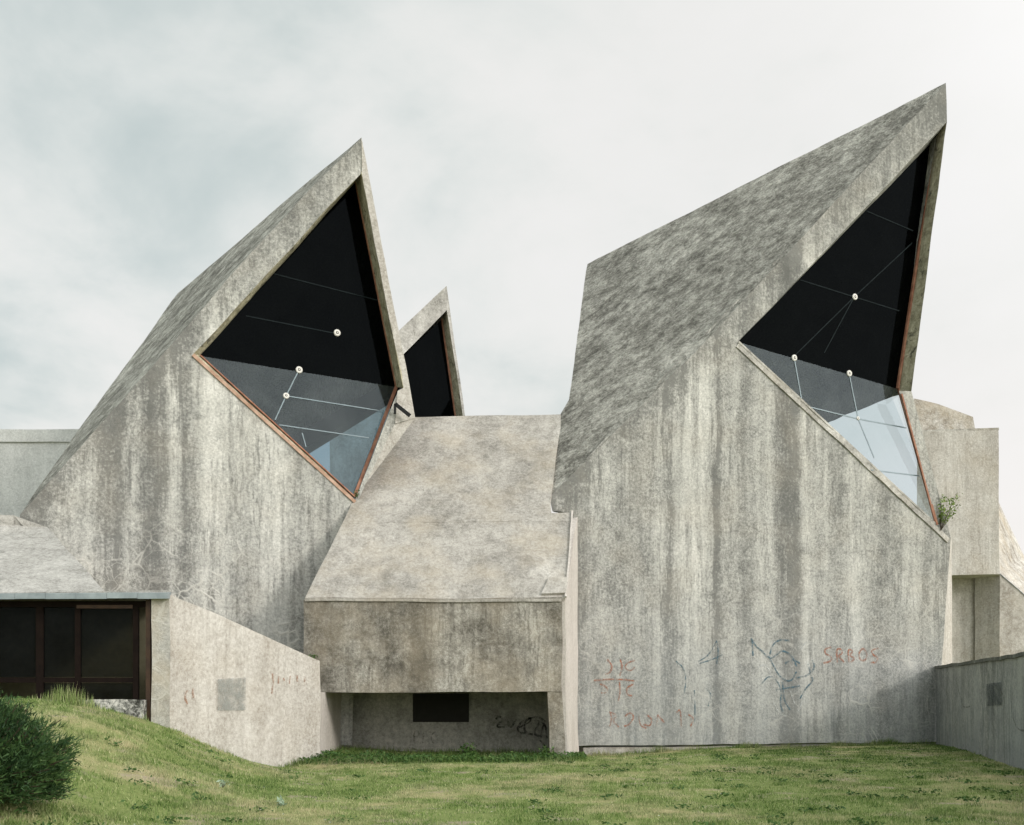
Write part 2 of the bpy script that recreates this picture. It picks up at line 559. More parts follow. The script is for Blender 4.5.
M['rust'] = simple('rusty_orange_frame', (.38, .19, .12), .75, vary=.5, col2=(.22, .09, .055), nscale=4)
M['pinkframe'] = simple('faded_pinkish_frame', (.52, .36, .27), .7, col2=(.34, .20, .13), nscale=5)
M['joint'] = simple('pale_silicone_joint', (.20, .26, .29), .5, vary=.2)
M['jointd'] = simple('dim_silicone_joint', (.016, .022, .024), .7, vary=.3, spec=.05)
M['fitting'] = simple('white_fitting', (.70, .68, .64), .45, vary=.12)
M['fitdark'] = simple('fitting_hole', (.12, .11, .10), .6)
M['brownframe'] = simple('dark_brown_steel', (.013, .008, .006), .8, spec=.1, col2=(.008, .005, .004))
M['jamb'] = simple('rusty_brown_jamb', (.085, .045, .025), .6, col2=(.045, .024, .015), nscale=3)
M['gutter'] = simple('grey_zinc_gutter', (.36, .41, .43), .45, metal=.3, col2=(.25, .29, .31), nscale=3)
M['black'] = simple('dark_void', (.008, .008, .008), .9)
M['vent'] = simple('dark_vent_board', (.022, .022, .018), .85)
M['beam'] = simple('dark_interior_beam', (.008, .010, .011), .9)
M['patch'] = simple('grey_paint_patch', (.30, .31, .29), .9, col2=(.42, .41, .38), nscale=9)
M['patch2'] = simple('dark_paint_patch', (.10, .115, .12), .9, col2=(.15, .165, .165), nscale=9)


def glass(name, tint, gloss=1.0, ior=1.45, rough=0.0, dirt=.0):
    m, t, out = mat(name)
    g0 = t.add('ShaderNodeNewGeometry')
    dp = t.add('ShaderNodeVectorMath', operation='DOT_PRODUCT'); t.put(dp.inputs[0], g0.outputs['Normal']); t.put(dp.inputs[1], g0.outputs['Incoming'])
    f0 = ((ior - 1) / (ior + 1)) ** 2
    fr = t.math('ADD', f0, t.math('MULTIPLY', t.math('POWER', t.math('SUBTRACT', 1.0, t.math('ABSOLUTE', dp.outputs['Value']), clamp=True), 5.0), 1 - f0))
    fr = t.math('MULTIPLY', fr, gloss)
    tr = t.add('ShaderNodeBsdfTransparent'); tr.inputs[0].default_value = (*tint, 1)
    gl = t.add('ShaderNodeBsdfGlossy'); gl.inputs['Roughness'].default_value = rough
    gl.inputs['Color'].default_value = (.80, .93, 1, 1)
    mx = t.add('ShaderNodeMixShader')
    t.l.new(fr, mx.inputs[0]); t.l.new(tr.outputs[0], mx.inputs[1]); t.l.new(gl.outputs[0], mx.inputs[2])
    res = tr.outputs[0] if gloss < .1 else mx.outputs[0]
    if dirt:
        geo = t.add('ShaderNodeNewGeometry')
        df = t.add('ShaderNodeBsdfDiffuse'); df.inputs[0].default_value = (.42, .47, .48, 1)
        m2 = t.add('ShaderNodeMixShader')
        n = t.noise(geo.outputs['Position'], 1.1, 5, .6, .5)
        t.put(m2.inputs[0], t.maprange(n, .3, .7, dirt * .4, dirt * 1.6))
        t.l.new(res, m2.inputs[1]); t.l.new(df.outputs[0], m2.inputs[2])
        res = m2.outputs[0]
    t.l.new(res, out.inputs[0])
    return m


M['glassdark'] = glass('dark_tinted_glass', (.022, .030, .028), .25, 1.25, dirt=.002)
M['glassclear'] = glass('clear_grubby_glass', (.76, .82, .84), 1.0, 1.55, dirt=.05)
M['glassclearL'] = glass('clear_grubby_glass_left', (.74, .85, .90), 1.0, 1.5, dirt=.05)
M['glassside'] = glass('side_glass', (.84, .87, .89), .08)
M['glasssideL'] = glass('side_glass_smoked', (.27, .36, .42), .08, 1.3)
M['glassent'] = glass('entrance_glass', (.20, .20, .15), .3, 1.2, dirt=.010)


def paint(name, col, cover=.6, lo_=.40):
    """old spray paint, worn through in patches"""
    m, t, out = mat(name)
    geo = t.add('ShaderNodeNewGeometry')
    n = t.noise(geo.outputs['Position'], 5.0, 6, .7, .4)
    n2 = t.noise(geo.outputs['Position'], 30.0, 3, .7)
    v = t.math('ADD', t.math('MULTIPLY', n, .7), t.math('MULTIPLY', n2, .3))
    bs = t.add('ShaderNodeBsdfPrincipled'); bs.inputs['Base Color'].default_value = (*col, 1)
    bs.inputs['Roughness'].default_value = .9; bs.inputs['Specular IOR Level'].default_value = .1
    tr = t.add('ShaderNodeBsdfTransparent')
    mx = t.add('ShaderNodeMixShader')
    t.put(mx.inputs[0], t.maprange(v, lo_, lo_ + .20, 0, cover))
    t.l.new(tr.outputs[0], mx.inputs[1]); t.l.new(bs.outputs[0], mx.inputs[2])
    t.l.new(mx.outputs[0], out.inputs[0])
    return m


M['pOrange'] = paint('faded_red_spray', (.38, .15, .085), .8)
M['pBlue'] = paint('faded_blue_spray', (.08, .15, .19), .9)
M['pWhite'] = paint('faded_white_spray', (.55, .57, .56), .6)
M['pBlack'] = paint('black_spray', (.02, .02, .02), .95)
M['pGrey'] = paint('faint_black_spray', (.10, .10, .09), .6)
M['pPatch'] = paint('grey_overpaint', (.27, .285, .27), .62, .36)
M['pPatch2'] = paint('dark_overpaint', (.075, .09, .095), .7, .36)
M['pBrown'] = paint('rust_run', (.30, .13, .06), .75)


def leafmat(name, cols, patch=None, rough=.6, trans=.25, pscale=.35):
    """foliage / grass: per-leaf tone from the colour attribute, patches from position"""
    m, t, out = mat(name)
    at = t.add('ShaderNodeAttribute', attribute_name='tone')
    v = at.outputs['Fac']
    colr = t.ramp(v, [(i / (len(cols) - 1), c) for i, c in enumerate(cols)])
    if patch:
        geo = t.add('ShaderNodeNewGeometry')
        n = t.noise(geo.outputs['Position'], pscale, 5, .6, .4)
        n2 = t.noise(geo.outputs['Position'], pscale * 5, 4, .6)
        k = t.math('ADD', t.math('MULTIPLY', n, .65), t.math('MULTIPLY', n2, .35))
        colr = t.mix(t.math('MULTIPLY', t.maprange(k, .48, .62, 0, 1), t.maprange(v, 0, 1, .35, 1.0)), colr, patch)
    bs = t.add('ShaderNodeBsdfPrincipled')
    t.put(bs.inputs['Base Color'], colr)
    bs.inputs['Roughness'].default_value = rough
    bs.inputs['Specular IOR Level'].default_value = .25
    tl = t.add('ShaderNodeBsdfTranslucent'); t.put(tl.inputs[0], colr)
    mx = t.add('ShaderNodeMixShader'); mx.inputs[0].default_value = trans
    t.l.new(bs.outputs[0], mx.inputs[1]); t.l.new(tl.outputs[0], mx.inputs[2])
    t.l.new(mx.outputs[0], out.inputs[0])
    return m


M['grass'] = leafmat('short_lawn_grass', [(.058, .112, .024), (.140, .220, .055), (.245, .335, .105), (.41, .46, .20), (.62, .58, .37)], patch=(.58, .52, .34), trans=.35)
M['weed'] = leafmat('green_weeds', [(.03, .07, .018), (.05, .11, .025), (.085, .16, .04), (.14, .22, .06)])
M['bush'] = leafmat('dark_conifer_bush', [(.016, .040, .014), (.030, .068, .022), (.052, .105, .032), (.085, .15, .045), (.16, .22, .075)], trans=.2)
M['sprig'] = leafmat('yellow_green_leaves', [(.07, .12, .025), (.13, .20, .04), (.21, .30, .07), (.32, .40, .13)])
M['thistle'] = leafmat('blue_green_leaves', [(.22, .32, .19), (.32, .42, .30), (.45, .54, .42)])
M['wood'] = simple('brown_stem', (.07, .05, .03), .8)
M['petal'] = simple('white_petals', (.75, .75, .70), .7, vary=.1)

# ------------------------------------------------------------------ ground
ctrl = [(322, 759, 29.2), (440, 762, 29.8), (560, 760, 29.8), (600, 757, 33.5), (700, 750, 34.3), (800, 748, 35.3), (936, 744, 37.4), (1024, 770, 25)]
pts = [P(*c) for c in ctrl]
pts += [P(170, 729, 25), P(100, 708, 24.9), P(60, 703, 24.9), P(0, 701, 24.9), P(265, 769, 27.5), P(215, 750, 26.2), P(300, 765, 28.4)]
pts += [Vector(v) for v in [(-7.2, 20, 1.02), (-9.5, 20, 1.22), (-6.4, 15, .46), (-8.5, 15, .7), (-3.5, 15, -.10), (-4.9, 20, .0), (-5.9, 20, .38), (-4.2, 20, -.08), (-5.0, 24, -.12), (-6.2, 24, .28), (-3.2, 20, -.16), (-4.9, 15, .0), (-4.5, 11, 0), (-8, 10, .2),
        (-12, 20, 1.35), (-12, 25, 1.42), (-16, 25, 1.5), (-20, 18, 1.5), (-12, 12, .7), (0, 25, -.17), (0, 20, -.16), (0, 15, -.14), (5, 15, -.15), (5, 22, -.16), (10, 15, -.12), (11, 20, -.1), (4, 30, -.16),
        (-2, 27, -.17), (-3, 24, -.18), (0, 8, -.1), (0, 2, 0), (6, 6, 0), (-6, 4, 0), (12, 8, 0), (18, 30, -.1), (25, 20, 0), (12, 34, -.1), (-3, 32.5, -.2), (0, 32.5, -.2), (-30, 25, 1.2), (-30, 5, .5), (30, 45, 0), (0, 50, -.2), (-30, 50, .5),
        (0, -20, 0), (30, -10, 0), (-30, -15, .2)]]
PX = np.array([[p.x, p.y] for p in pts]); PZ = np.array([p.z for p in pts])
def _phi(r): return np.sqrt(r * r + 1.0)
_A = _phi(np.linalg.norm(PX[:, None] - PX[None], axis=2))
_n = len(pts)
_B = np.zeros((_n + 1, _n + 1)); _B[:_n, :_n] = _A + np.eye(_n) * -0.02; _B[:_n, _n] = 1; _B[_n, :_n] = 1
_w = np.linalg.solve(_B, np.append(PZ, 0))


def gz(x, y):
    x = np.atleast_1d(np.asarray(x, float)); y = np.atleast_1d(np.asarray(y, float))
    out = np.zeros(len(x))
    for s in range(0, len(x), 20000):
        q = np.stack([x[s:s + 20000], y[s:s + 20000]], 1)
        r = np.linalg.norm(q[:, None] - PX[None], axis=2)
        out[s:s + 20000] = _phi(r) @ _w[:_n] + _w[_n]
    d = np.sqrt(x ** 2 + (y - 20) ** 2)
    k = np.clip((d - 32) / 25, 0, 1)
    out = out * (1 - k) + (-.1) * k
    out += .018 * np.sin(x * 2.1 + y * .7) * np.sin(y * 1.7 - x * .4) + .010 * np.sin(x * 5.3 + 1) * np.sin(y * 4.1)
    return out


def groundmat():
    m, t, out = mat('lawn_soil')
    geo = t.add('ShaderNodeNewGeometry'); pos = geo.outputs['Position']
    a = t.noise(pos, .35, 5, .6, .4); b = t.noise(pos, 1.75, 4, .6); c = t.noise(pos, 14, 5, .7); d = t.noise(pos, 70, 3, .7)
    g = t.ramp(t.math('ADD', t.math('MULTIPLY', c, .5), t.math('MULTIPLY', d, .5)), [(.3, (.06, .09, .025)), (.5, (.16, .20, .065)), (.7, (.30, .31, .13))])
    k = t.math('ADD', t.math('MULTIPLY', a, .65), t.math('MULTIPLY', b, .35))
    g = t.mix(t.maprange(k, .48, .62, 0, .8), g, (.38, .32, .18))
    bare = t.maprange(t.noise(pos, .9, 5, .65, .3), .54, .64, 0, .8)
    g = t.mix(bare, g, (.30, .25, .19))
    bs = t.add('ShaderNodeBsdfPrincipled'); t.put(bs.inputs['Base Color'], g); bs.inputs['Roughness'].default_value = .95
    bs.inputs['Specular IOR Level'].default_value = .1
    bp = t.add('ShaderNodeBump'); bp.inputs['Strength'].default_value = .5; bp.inputs['Distance'].default_value = .05
    t.put(bp.inputs['Height'], c); t.l.new(bp.outputs[0], bs.inputs['Normal'])
    t.l.new(bs.outputs[0], out.inputs[0])
    return m


xs = np.concatenate([[-6000, -2500, -1000, -400, -150, -80, -50], np.arange(-38, 38.01, .4), [50, 80, 150, 400, 1000, 2500, 6000]])
ys = np.concatenate([[-3000, -1000, -300, -100, -40], np.arange(-20, 52.01, .4), [65, 90, 150, 400, 1000, 2500, 9000]])
gx, gy = np.meshgrid(xs, ys)
gzv = gz(gx.ravel(), gy.ravel())
nx = len(xs)
idx = np.arange(len(ys) * nx).reshape(len(ys), nx)
fc = np.stack([idx[:-1, :-1], idx[:-1, 1:], idx[1:, 1:], idx[1:, :-1]], -1).reshape(-1, 4)
raw('ground', np.stack([gx.ravel(), gy.ravel(), gzv], 1).tolist(), fc.tolist(), groundmat(), None, smooth=True, kind='structure')

# far blue hill that shows past the right edge of the building
hv, hf = [], []
NH = 60
for i in range(NH + 1):
    X = 900 + i * 45
    for j in range(9):
        Yh = 2300 + j * 160
        prof = math.sin(math.pi * j / 8)
        h = (300 + 110 * noise.noise(Vector((X / 420, 1, 3))) + 50 * noise.noise(Vector((X / 130, Yh / 300, 3)))) * prof * min(1, i / 6) * min(1, (NH - i) / 6 + .1)
        hv.append((X, Yh, h - 2))
for i in range(NH):
    for j in range(8):
        a = i * 9 + j
        hf.append((a, a + 9, a + 10, a + 1))
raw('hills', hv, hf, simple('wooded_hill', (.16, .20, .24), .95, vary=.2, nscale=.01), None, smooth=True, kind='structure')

# ------------------------------------------------------------------ the building
house = bpy.data.objects.new('memorial_house', None)
COL.objects.link(house)
house.location = (0, 33, 0)
house['label'] = 'brutalist grey concrete building with sharp wedge-shaped window towers above the lawn'
house['category'] = 'building'


def part(name, polys, mats, parent=None, **kw):
    return solid(name, polys, mats, parent or house, **kw)


def disc_fitting(c, n, parent, r=.085):
    """round spider plate on the glass: pale ring, dark centre, small hub"""
    n = n.normalized()
    a = n.orthogonal().normalized(); b = n.cross(a)
    bm = bmesh.new()
    K = 18
    prof = [(r, .0), (r, .03), (r * .80, .045), (r * .42, .045), (r * .40, .02), (r * .22, .02), (r * .20, .06), (0.001, .065)]
    rings = []
    for (rr, h) in prof:
        rings.append([bm.verts.new(c + a * (rr * math.cos(2 * math.pi * k / K)) + b * (rr * math.sin(2 * math.pi * k / K)) + n * h) for k in range(K)])
    for i in range(len(rings) - 1):
        for k in range(K):
            f = bm.faces.new([rings[i][k], rings[i][(k + 1) % K], rings[i + 1][(k + 1) % K], rings[i + 1][k]])
            f.material_index = 1 if i in (3, 4) else 0
    me = bpy.data.meshes.new('glass_fitting')
    bm.to_mesh(me); bm.free()
    me.materials.append(M['fitting']); me.materials.append(M['fitdark'])
    return link('glass_fitting', me, parent)


def pane(name, pts_, m, parent, **kw):
    """a glass sheet 1 cm thick is drawn as one face: the glass shader is thin-walled"""
    pts_ = orient(list(pts_))
    return raw(name, [tuple(p) for p in pts_], [tuple(range(len(pts_)))], m, parent, **kw)


def lines(name, segs, pl, m, parent, w=.035):
    po = []
    for a, b in segs:
        A_, B_ = hit(*a, pl), hit(*b, pl)
        po += bar(A_, B_, w, pl[1], .012, .003)
    return solid(name, po, m, parent, wobble=False, smooth=0)


# ---- big tower on the right
a_, b_, c_ = hit(577, 746, pR), hit(573, 512, pR), hit(552, 511, pR)
e_, f_, L_ = hit(946, 83, pR), hit(947, 122, pR), hit(738, 342, pR)
Bt, Rr, g_ = hit(936, 525, pR), hit(899, 391, pR), hit(911, 391, pR)
s_, t_, = hit(951, 538, pR), hit(936, 742, pR)
r_ = hit(587, 264, rough); k_ = hit(569, 400, rough); k2 = hit(561, 414, rough); k3 = hit(559, 417, rough); k4 = hit(552.5, 458, rough)
DEP = .62
fi, gi = hit(936, 138, pR, DEP), hit(898, 389, pR, DEP)
nP = pR[1]
fo = f_ - nP * 1.1 + Vector((-.05, 0, -.15)); go = g_ - nP * 1.0 + Vector((.0, 0, .05))
kb, ab = Vector((2.3, 42.8, 8)), Vector((2.3, 42.8, -.3))
brt, brs, brb = Vector((12.2, 45, 12.0)), Vector((12.45, 45, 6.5)), Vector((12.6, 45, -.3))
sb = P(952, 541, 38.7); tb = P(952, 742, 38.9); ssill = s_ - nP * .25
polys = [
    ([a_, b_, c_, dR, mR, e_, f_, L_, Bt, Rr, g_, s_, t_], 0),
    ([dR, mR, e_, r_, k_, k3, k4], 1),
    ([k_, r_, kb], 1), ([dR, k4, kb], 1), ([k4, k3, kb], 1), ([k3, k_, kb], 1), ([c_, dR, kb], 0), ([b_, c_, kb], 0), ([a_, b_, kb], 0), ([a_, kb, ab], 0),
    ([r_, brt, kb], 1), ([kb, brt, brs], 0), ([kb, brs, brb], 0), ([kb, brb, ab], 0),
    ([e_, r_, brt], 1), ([e_, brt, go], 1), ([e_, go, fo], 1), ([e_, fo, f_], 0),
    ([f_, L_, fi], 0),
    ([s_, sb, tb, t_], 2), ([s_, sb, brs], 0), ([sb, brs, brb, tb], 0),
]
big = part('tower', polys, [M['wallR'], M['rough'], M['white']], size=.5, label='largest tower with rough dark sloping side, graffiti on its wall')
solid('hood_fin', [([f_, g_, gi, fi], 0), ([f_, fo, go, g_], 0), ([fi, fo, go, gi], 0), ([g_, gi, go], 0), ([f_, fi, fo], 0)], M['fin'], big, size=.4)
# glass: upper sheet under the hood, lower sheet tucked in at its right corner
up = plane3(L_, fi, gi)
lo = plane3(L_, gi, Bt)
pane('glass_pane', [L_ + nP * 0, fi, gi], M['glassdark'], big, label='dark upper glass under the hood')
pane('glass_pane', [L_, gi, Bt], M['glassclear'], big, label='lower glass with pale sky showing through')
pane('side_glass', [go, brt, brs], M['glassside'], big)
pane('side_glass', [go, brs, s_ - nP * .02], M['glassside'], big)
lines('glass_joint', [((794, 358), (802, 403)), ((849, 374), (858, 419)), ((858, 419), (874, 458)), ((809, 407), (858, 419)), ((858, 419), (906, 428)), ((871, 470), (919, 476))], lo, M['joint'], big, .038)
lines('glass_joint', [((800, 280), (854, 297)), ((854, 297), (899, 311)), ((866, 211), (913, 231)), ((790, 360), (854, 297)), ((912, 243), (854, 297)), ((824, 353), (854, 297))], up, M['jointd'], big, .032)
for x, y, pl in [(854.5, 297, up), (794, 358, up), (849, 373.5, up), (857.5, 418.5, lo)]:
    disc_fitting(hit(x, y, pl), pl[1], big, .10 if y != 418.5 else .06)
# frames
fr = bar(fi + Vector((-.06, -.02, 0)), gi + Vector((-.05, -.02, 0)), .07, nP, .10) + bar(gi, Bt, .07, nP, .08)
solid('window_frame', fr, M['rust'], big, wobble=False, smooth=0)
solid('window_frame', bar(hit(901, 394, pR), hit(935, 523, pR), .055, nP, .045), M['rust'], big, wobble=False, smooth=0)
fr = bar(L_, Bt, .06, nP, .05)
solid('window_frame', fr, M['foot'], big, wobble=False, smooth=0)
# raised lip of render under the glass and on the crease
solid('sill', bar(L_ + Vector((-.02, 0, -.10)), hit(948, 541, pR), .16, nP, .05), M['foot'], big, size=.4)
lip = []
cr0 = [dR.lerp(e_, i / 60) for i in range(61)]
for i in range(34):
    if noise.noise(cr0[i] * 1.3) > .02:
        lip += bar(cr0[i] - Vector((0, 0, .02)), cr0[i + 1] - Vector((0, 0, .02)), .045 + .05 * max(0, noise.noise(cr0[i] * 2.2 + Vector((3, 3, 3)))), nP, .02)
solid('crease_lip', lip, M['wallR'], big, size=.3)
# footing
fa, fb = hit(583, 748, pR, .10), hit(940, 743.5, pR, .10)
solid('footing', slab(Vector((fa.x, fa.y, 0)), Vector((fb.x, fb.y, 0)), (-.8, -.8), (fa.z, fb.z), .6), M['foot'], big, size=.5)

# graffiti on the big wall
G = [
    [(607, 660), (612, 666), (610, 673), (605, 675)], [(620, 660), (622, 668), (619, 676)], [(634, 661), (626, 664), (624, 669), (630, 672), (634, 668)],
    [(594, 681), (612, 679), (634, 681)], [(600, 684), (608, 688), (606, 693), (601, 693)], [(619, 682), (620, 692), (618, 701)], [(633, 684), (626, 688), (627, 695), (632, 696)],
    [(610, 711), (612, 718), (610, 727)], [(611, 712), (618, 715), (612, 720), (619, 727)], [(625, 716), (630, 712), (634, 716), (630, 724), (624, 726)],
    [(638, 716), (640, 726), (646, 728)], [(646, 714), (652, 718), (650, 726), (643, 724)], [(658, 714), (656, 726)], [(658, 715), (664, 722)], [(676, 712), (680, 708), (681, 726)], [(688, 714), (694, 718), (690, 726)],
]
ribbon('graffiti', G, .045, pR, M['pOrange'], big, label='faded red scrawl low on the left of the wall')
G = [[(676, 661), (684, 668), (686, 682), (684, 694)], [(698, 662), (708, 656), (716, 641)], [(716, 641), (718, 652), (716, 664)], [(699, 664), (712, 660), (722, 655)], [(694, 690), (695, 706), (694, 722)], [(705, 688), (712, 694), (708, 706)]]
ribbon('graffiti', G, .035, pR, M['pBlue'], big, label='thin dark spiky lines left of the dark streak')
G = [[(751, 638), (757, 648), (764, 652)], [(752, 640), (753, 656)], [(760, 650), (770, 660), (776, 656), (783, 650), (792, 656), (797, 667)], [(768, 656), (776, 670), (783, 680), (792, 682), (797, 672)],
     [(762, 684), (768, 676), (776, 678), (782, 690), (780, 704), (783, 712)], [(783, 682), (784, 700), (790, 710)], [(797, 678), (808, 676), (815, 668), (812, 660)], [(808, 664), (811, 676), (814, 681), (806, 688), (800, 699)],
     [(770, 655), (772, 646), (778, 640), (790, 641)], [(786, 664), (793, 660), (800, 664)], [(776, 690), (800, 686)]]
ribbon('graffiti', G, .05, pR, M['pBlue'], big, label='large faded blue tangled tag right of the dark streak')
G = [[(757, 668), (766, 664), (770, 674)], [(772, 700), (778, 712), (786, 716)], [(800, 650), (806, 642), (812, 644)], [(806, 690), (802, 704), (798, 712)], [(790, 690), (795, 704)]]
ribbon('graffiti', G, .05, pR, M['pWhite'], big)
G = [[(831, 647), (824, 649), (825, 654), (831, 656), (831, 661), (823, 663)], [(837, 662), (836, 648), (842, 649), (842, 654), (837, 655), (844, 662)], [(849, 662), (848, 648), (854, 651), (849, 655), (856, 658), (850, 662)],
     [(863, 648), (859, 652), (860, 660), (866, 660), (867, 651), (863, 648)], [(878, 648), (871, 650), (873, 655), (878, 657), (876, 662), (870, 662)]]
ribbon('graffiti', G, .055, pR, M['pOrange'], big, label='rusty red letters high on the right of the wall')

# ---- left tower
dL, eL = hit(20, 515, pL), hit(361, 137, pL)
roughL = (dL, nR)
rL, kL = hit(178, 293, roughL), hit(75, 435, roughL)
m1, m2 = hit(153, 366, pL), hit(256, 247, pL)
f2, g2 = hit(361, 172, pL), hit(403, 388, pL)
L2, B2 = hit(193, 355, pL), hit(355, 502, pL)
R2 = hit(398, 390, pL)
g2r = hit(410.5, 398, pL); h2 = hit(415, 418, pL); i2 = hit(394, 425, pL); j2 = hit(366, 484, pL); l2 = hit(357, 505, pL)
bl, bb = hit(352, 745, pL), hit(20, 745, pL)
f2i, g2i = hit(355.5, 182, pL, .85), hit(396, 387, pL, .85)
L2i = hit(200, 356, pL, .30)
B2i = hit(354, 497, pL, .06)
g2o, f2o = P(404, 377, 34.6), f2 - nP * .9 + Vector((.1, 0, 0))
l2b = l2 - nP * .35
brt2, brb2 = Vector((-8.3, 45.2, 11.55)), Vector((-8.3, 45.2, -.3))
brs2 = Vector((-8.3, 45.2, 6.3))
kbL = Vector((-13.6, 40, 5.0)); abL = Vector((-13.6, 40, -.3))
polys = [
    ([bb, dL, m1, m2, eL, h2, i2, j2, l2, bl], 0),   # replaced below by the version with the opening
    ([dL, m1, m2, eL, rL, kL], 1),
    ([kL, rL, kbL], 1), ([dL, kL, kbL], 1), ([bb, dL, kbL, abL], 0),
    ([rL, brt2, kbL], 1), ([kbL, brt2, brb2, abL], 0),
    ([eL, rL, brt2], 1), ([eL, brt2, g2o], 1), ([eL, g2o, h2], 2),
    ([f2, L2, L2i, f2i], 3), ([L2, B2, B2i, L2i], 3), ([g2, g2i, f2i, f2], 3),
    ([h2, g2o, j2], 2), ([g2o, l2b, j2], 2), ([j2, l2b, l2], 2), ([l2, l2b, brs2], 0), ([l2, brs2, bl], 0), ([bl, brs2, brb2], 0), ([i2, j2, h2], 2),
]
polys[0] = ([[bb, dL, m1, m2, eL, h2, i2, j2, l2, bl], [f2, L2, B2, R2, g2]], 0)
left = part('tower', polys, [M['wallL'], M['roughL'], M['rimpale'], M['fin']], size=.45, label='left tower of dark streaked concrete with a kite-shaped window')
# pale front edge of the right rim, a skin of render 2 cm proud
rimL = [eL, hit(415, 418, pL), hit(394.5, 424, pL), hit(397, 391, pL), g2, f2]
solid('hood_rim', prism([p + nP * .03 for p in rimL], [p - nP * .02 for p in rimL]), M['rimpale'], left, size=.4)
solid('hood_fin', prism([f2 + nP * .02, g2 + nP * .02, g2i + Vector((.0, 0, 0)), f2i], [f2 + Vector((.09, .02, 0)), g2 + Vector((.09, .02, 0)), g2i + Vector((.12, 0, 0)), f2i + Vector((.10, 0, 0))]), M['fin'], left, wobble=False, smooth=0)
up2 = plane3(L2i, f2i, g2i); lo2 = plane3(L2i, g2i, B2i)
pane('glass_pane', [L2i, f2i, g2i], M['glassdark'], left, label='black upper glass of the kite window')
pane('glass_pane', [L2i, g2i, B2i], M['glassclearL'], left, label='bluish lower glass of the kite window')
pane('side_glass', [g2o, brt2, brs2], M['glasssideL'], left)
pane('side_glass', [g2o, brs2, l2b], M['glasssideL'], left)
# dark edge beam inside under the roof edge
d_ = (brt2 - g2o).normalized()
solid('edge_beam', prism([g2o + Vector((-.1, 0, -.1)), brt2 + Vector((0, -.1, -.1)), brt2 + Vector((-.5, -.1, -.1)), g2o + Vector((-.5, .1, -.1))],
                         [g2o + Vector((-.1, 0, -.6)), brt2 + Vector((0, -.1, -.9)), brt2 + Vector((-.5, -.1, -.9)), g2o + Vector((-.5, .1, -.6))]), M['beam'], left, wobble=False)
lines('glass_joint', [((299, 370), (286, 396)), ((286, 396), (275, 420)), ((286, 396), (381, 411)), ((279, 425), (369, 438)), ((302, 433), (306, 447))], lo2, M['joint'], left, .032)
lines('glass_joint', [((274, 274), (380, 301)), ((246, 316), (333, 333))], up2, M['jointd'], left, .03)
for x, y, pl, r in [(337, 333, up2, .10), (299, 370, up2, .10), (286, 396, lo2, .09)]:
    disc_fitting(hit(x, y, pl), pl[1], left, r)
fr = bar(g2i, B2i, .09, nP, .08) + bar(f2i, g2i, .06, nP, .08)
solid('window_frame', fr, M['rust'], left, wobble=False, smooth=0)
solid('window_frame', bar(L2, B2, .09, nP, .04) , M['pinkframe'], left, wobble=False, smooth=0)
solid('window_frame', bar(L2i + nP * .02, B2i + nP * .02, .035, nP, .10), M['rust'], left, wobble=False, smooth=0)
# bent dark flashing at the foot of the rim
q1, q2, q3 = hit(393, 406, pL), hit(408, 418, pL), hit(393, 416, pL)
solid('flashing', bar(q1 + nP * .25, q2 + nP * .25, .10, nP, .05) + bar(q1 + nP * .25, q3 + nP * .25, .06, nP, .05), M['beam'], left, wobble=False, smooth=0)

# ---- rear tower, far behind
pT = vplane(P(447, 400, 50).x, 50, 18)
roughT = (hit(397, 313, pT), nR)
eT, gT, fT = hit(446.5, 286, pT), hit(468.5, 440, pT), hit(447, 310, pT)
LT, giT = hit(370, 388, pT), hit(466.5, 440, pT)
cT = hit(330, 395, pT); rT = eT + Vector((-4.5, 10, -3))
bT1, bT2 = hit(468.5, 560, pT), hit(330, 560, pT)
fTi, gTi = hit(442, 319, pT, .8), hit(459, 440, pT, .8)
polys = [([bT2, cT, eT, gT, giT, fT, LT, hit(420, 438, pT), hit(420, 560, pT)], 0), ([cT, eT, rT], 1), ([eT, gT, rT], 0), ([gT, bT1, rT], 0), ([cT, bT2, rT], 0), ([fT, fTi, gTi, giT], 2), ([bT1, bT2, rT], 0)]
rear = part('tower', polys, [M['wallT'], M['roughL'], M['fin']], size=.6, label='small far tower showing between the left tower and the link roof')
pane('glass_pane', [hit(370, 388, pT, .8), fTi, gTi, hit(420, 440, pT, .8)], M['glassdark'], rear)
solid('window_frame', bar(fTi, gTi, .12, nP, .08), M['rust'], rear, wobble=False, smooth=0)

# ---- link block with the low opening
yF = 30.0
pF = (Vector((0, yF, 0)), Vector((0, -1, 0)))


def pf(x, y, Y=yF): return P(x, y, Y)


b1, b2, b3, b4 = pf(303.5, 600), pf(562, 597), pf(562, 692), pf(304, 692)
polys = prism([b1, b2, b3, b4], [p + Vector((0, .45, 0)) for p in (b1, b2, b3, b4)])
lk = part('link_block', polys, [M['panel']], size=.4, label='stained concrete beam over the low opening')
# sloped roof slab
ra, rb = pf(305, 600), pf(565, 597)
ra.z = rb.z = 3.98 + .02; ra = Vector((ra.x, yF, 4.0)); rb = Vector((rb.x, yF, 4.0))
rl = [ra, rb, hit(573.2, 512, roofpl), hit(552, 513, roofpl), hit(550, 500, roofpl), hit(556, 458, roofpl), hit(563, 414, roofpl), hit(400, 417.5, roofpl), hit(352, 505, roofpl)]
und = [p + Vector((0, .06, -.18)) for p in rl]
solid('sloped_roof', prism(rl, und), M['roof'], lk, size=.45)
top = [rl[7], rl[6], rl[6] + Vector((.3, 6, -.3)), rl[7] + Vector((-1, 6, -.3))]
solid('flat_roof', prism(top, [p + Vector((0, 0, -.25)) for p in top]), M['roof'], lk, size=.8)
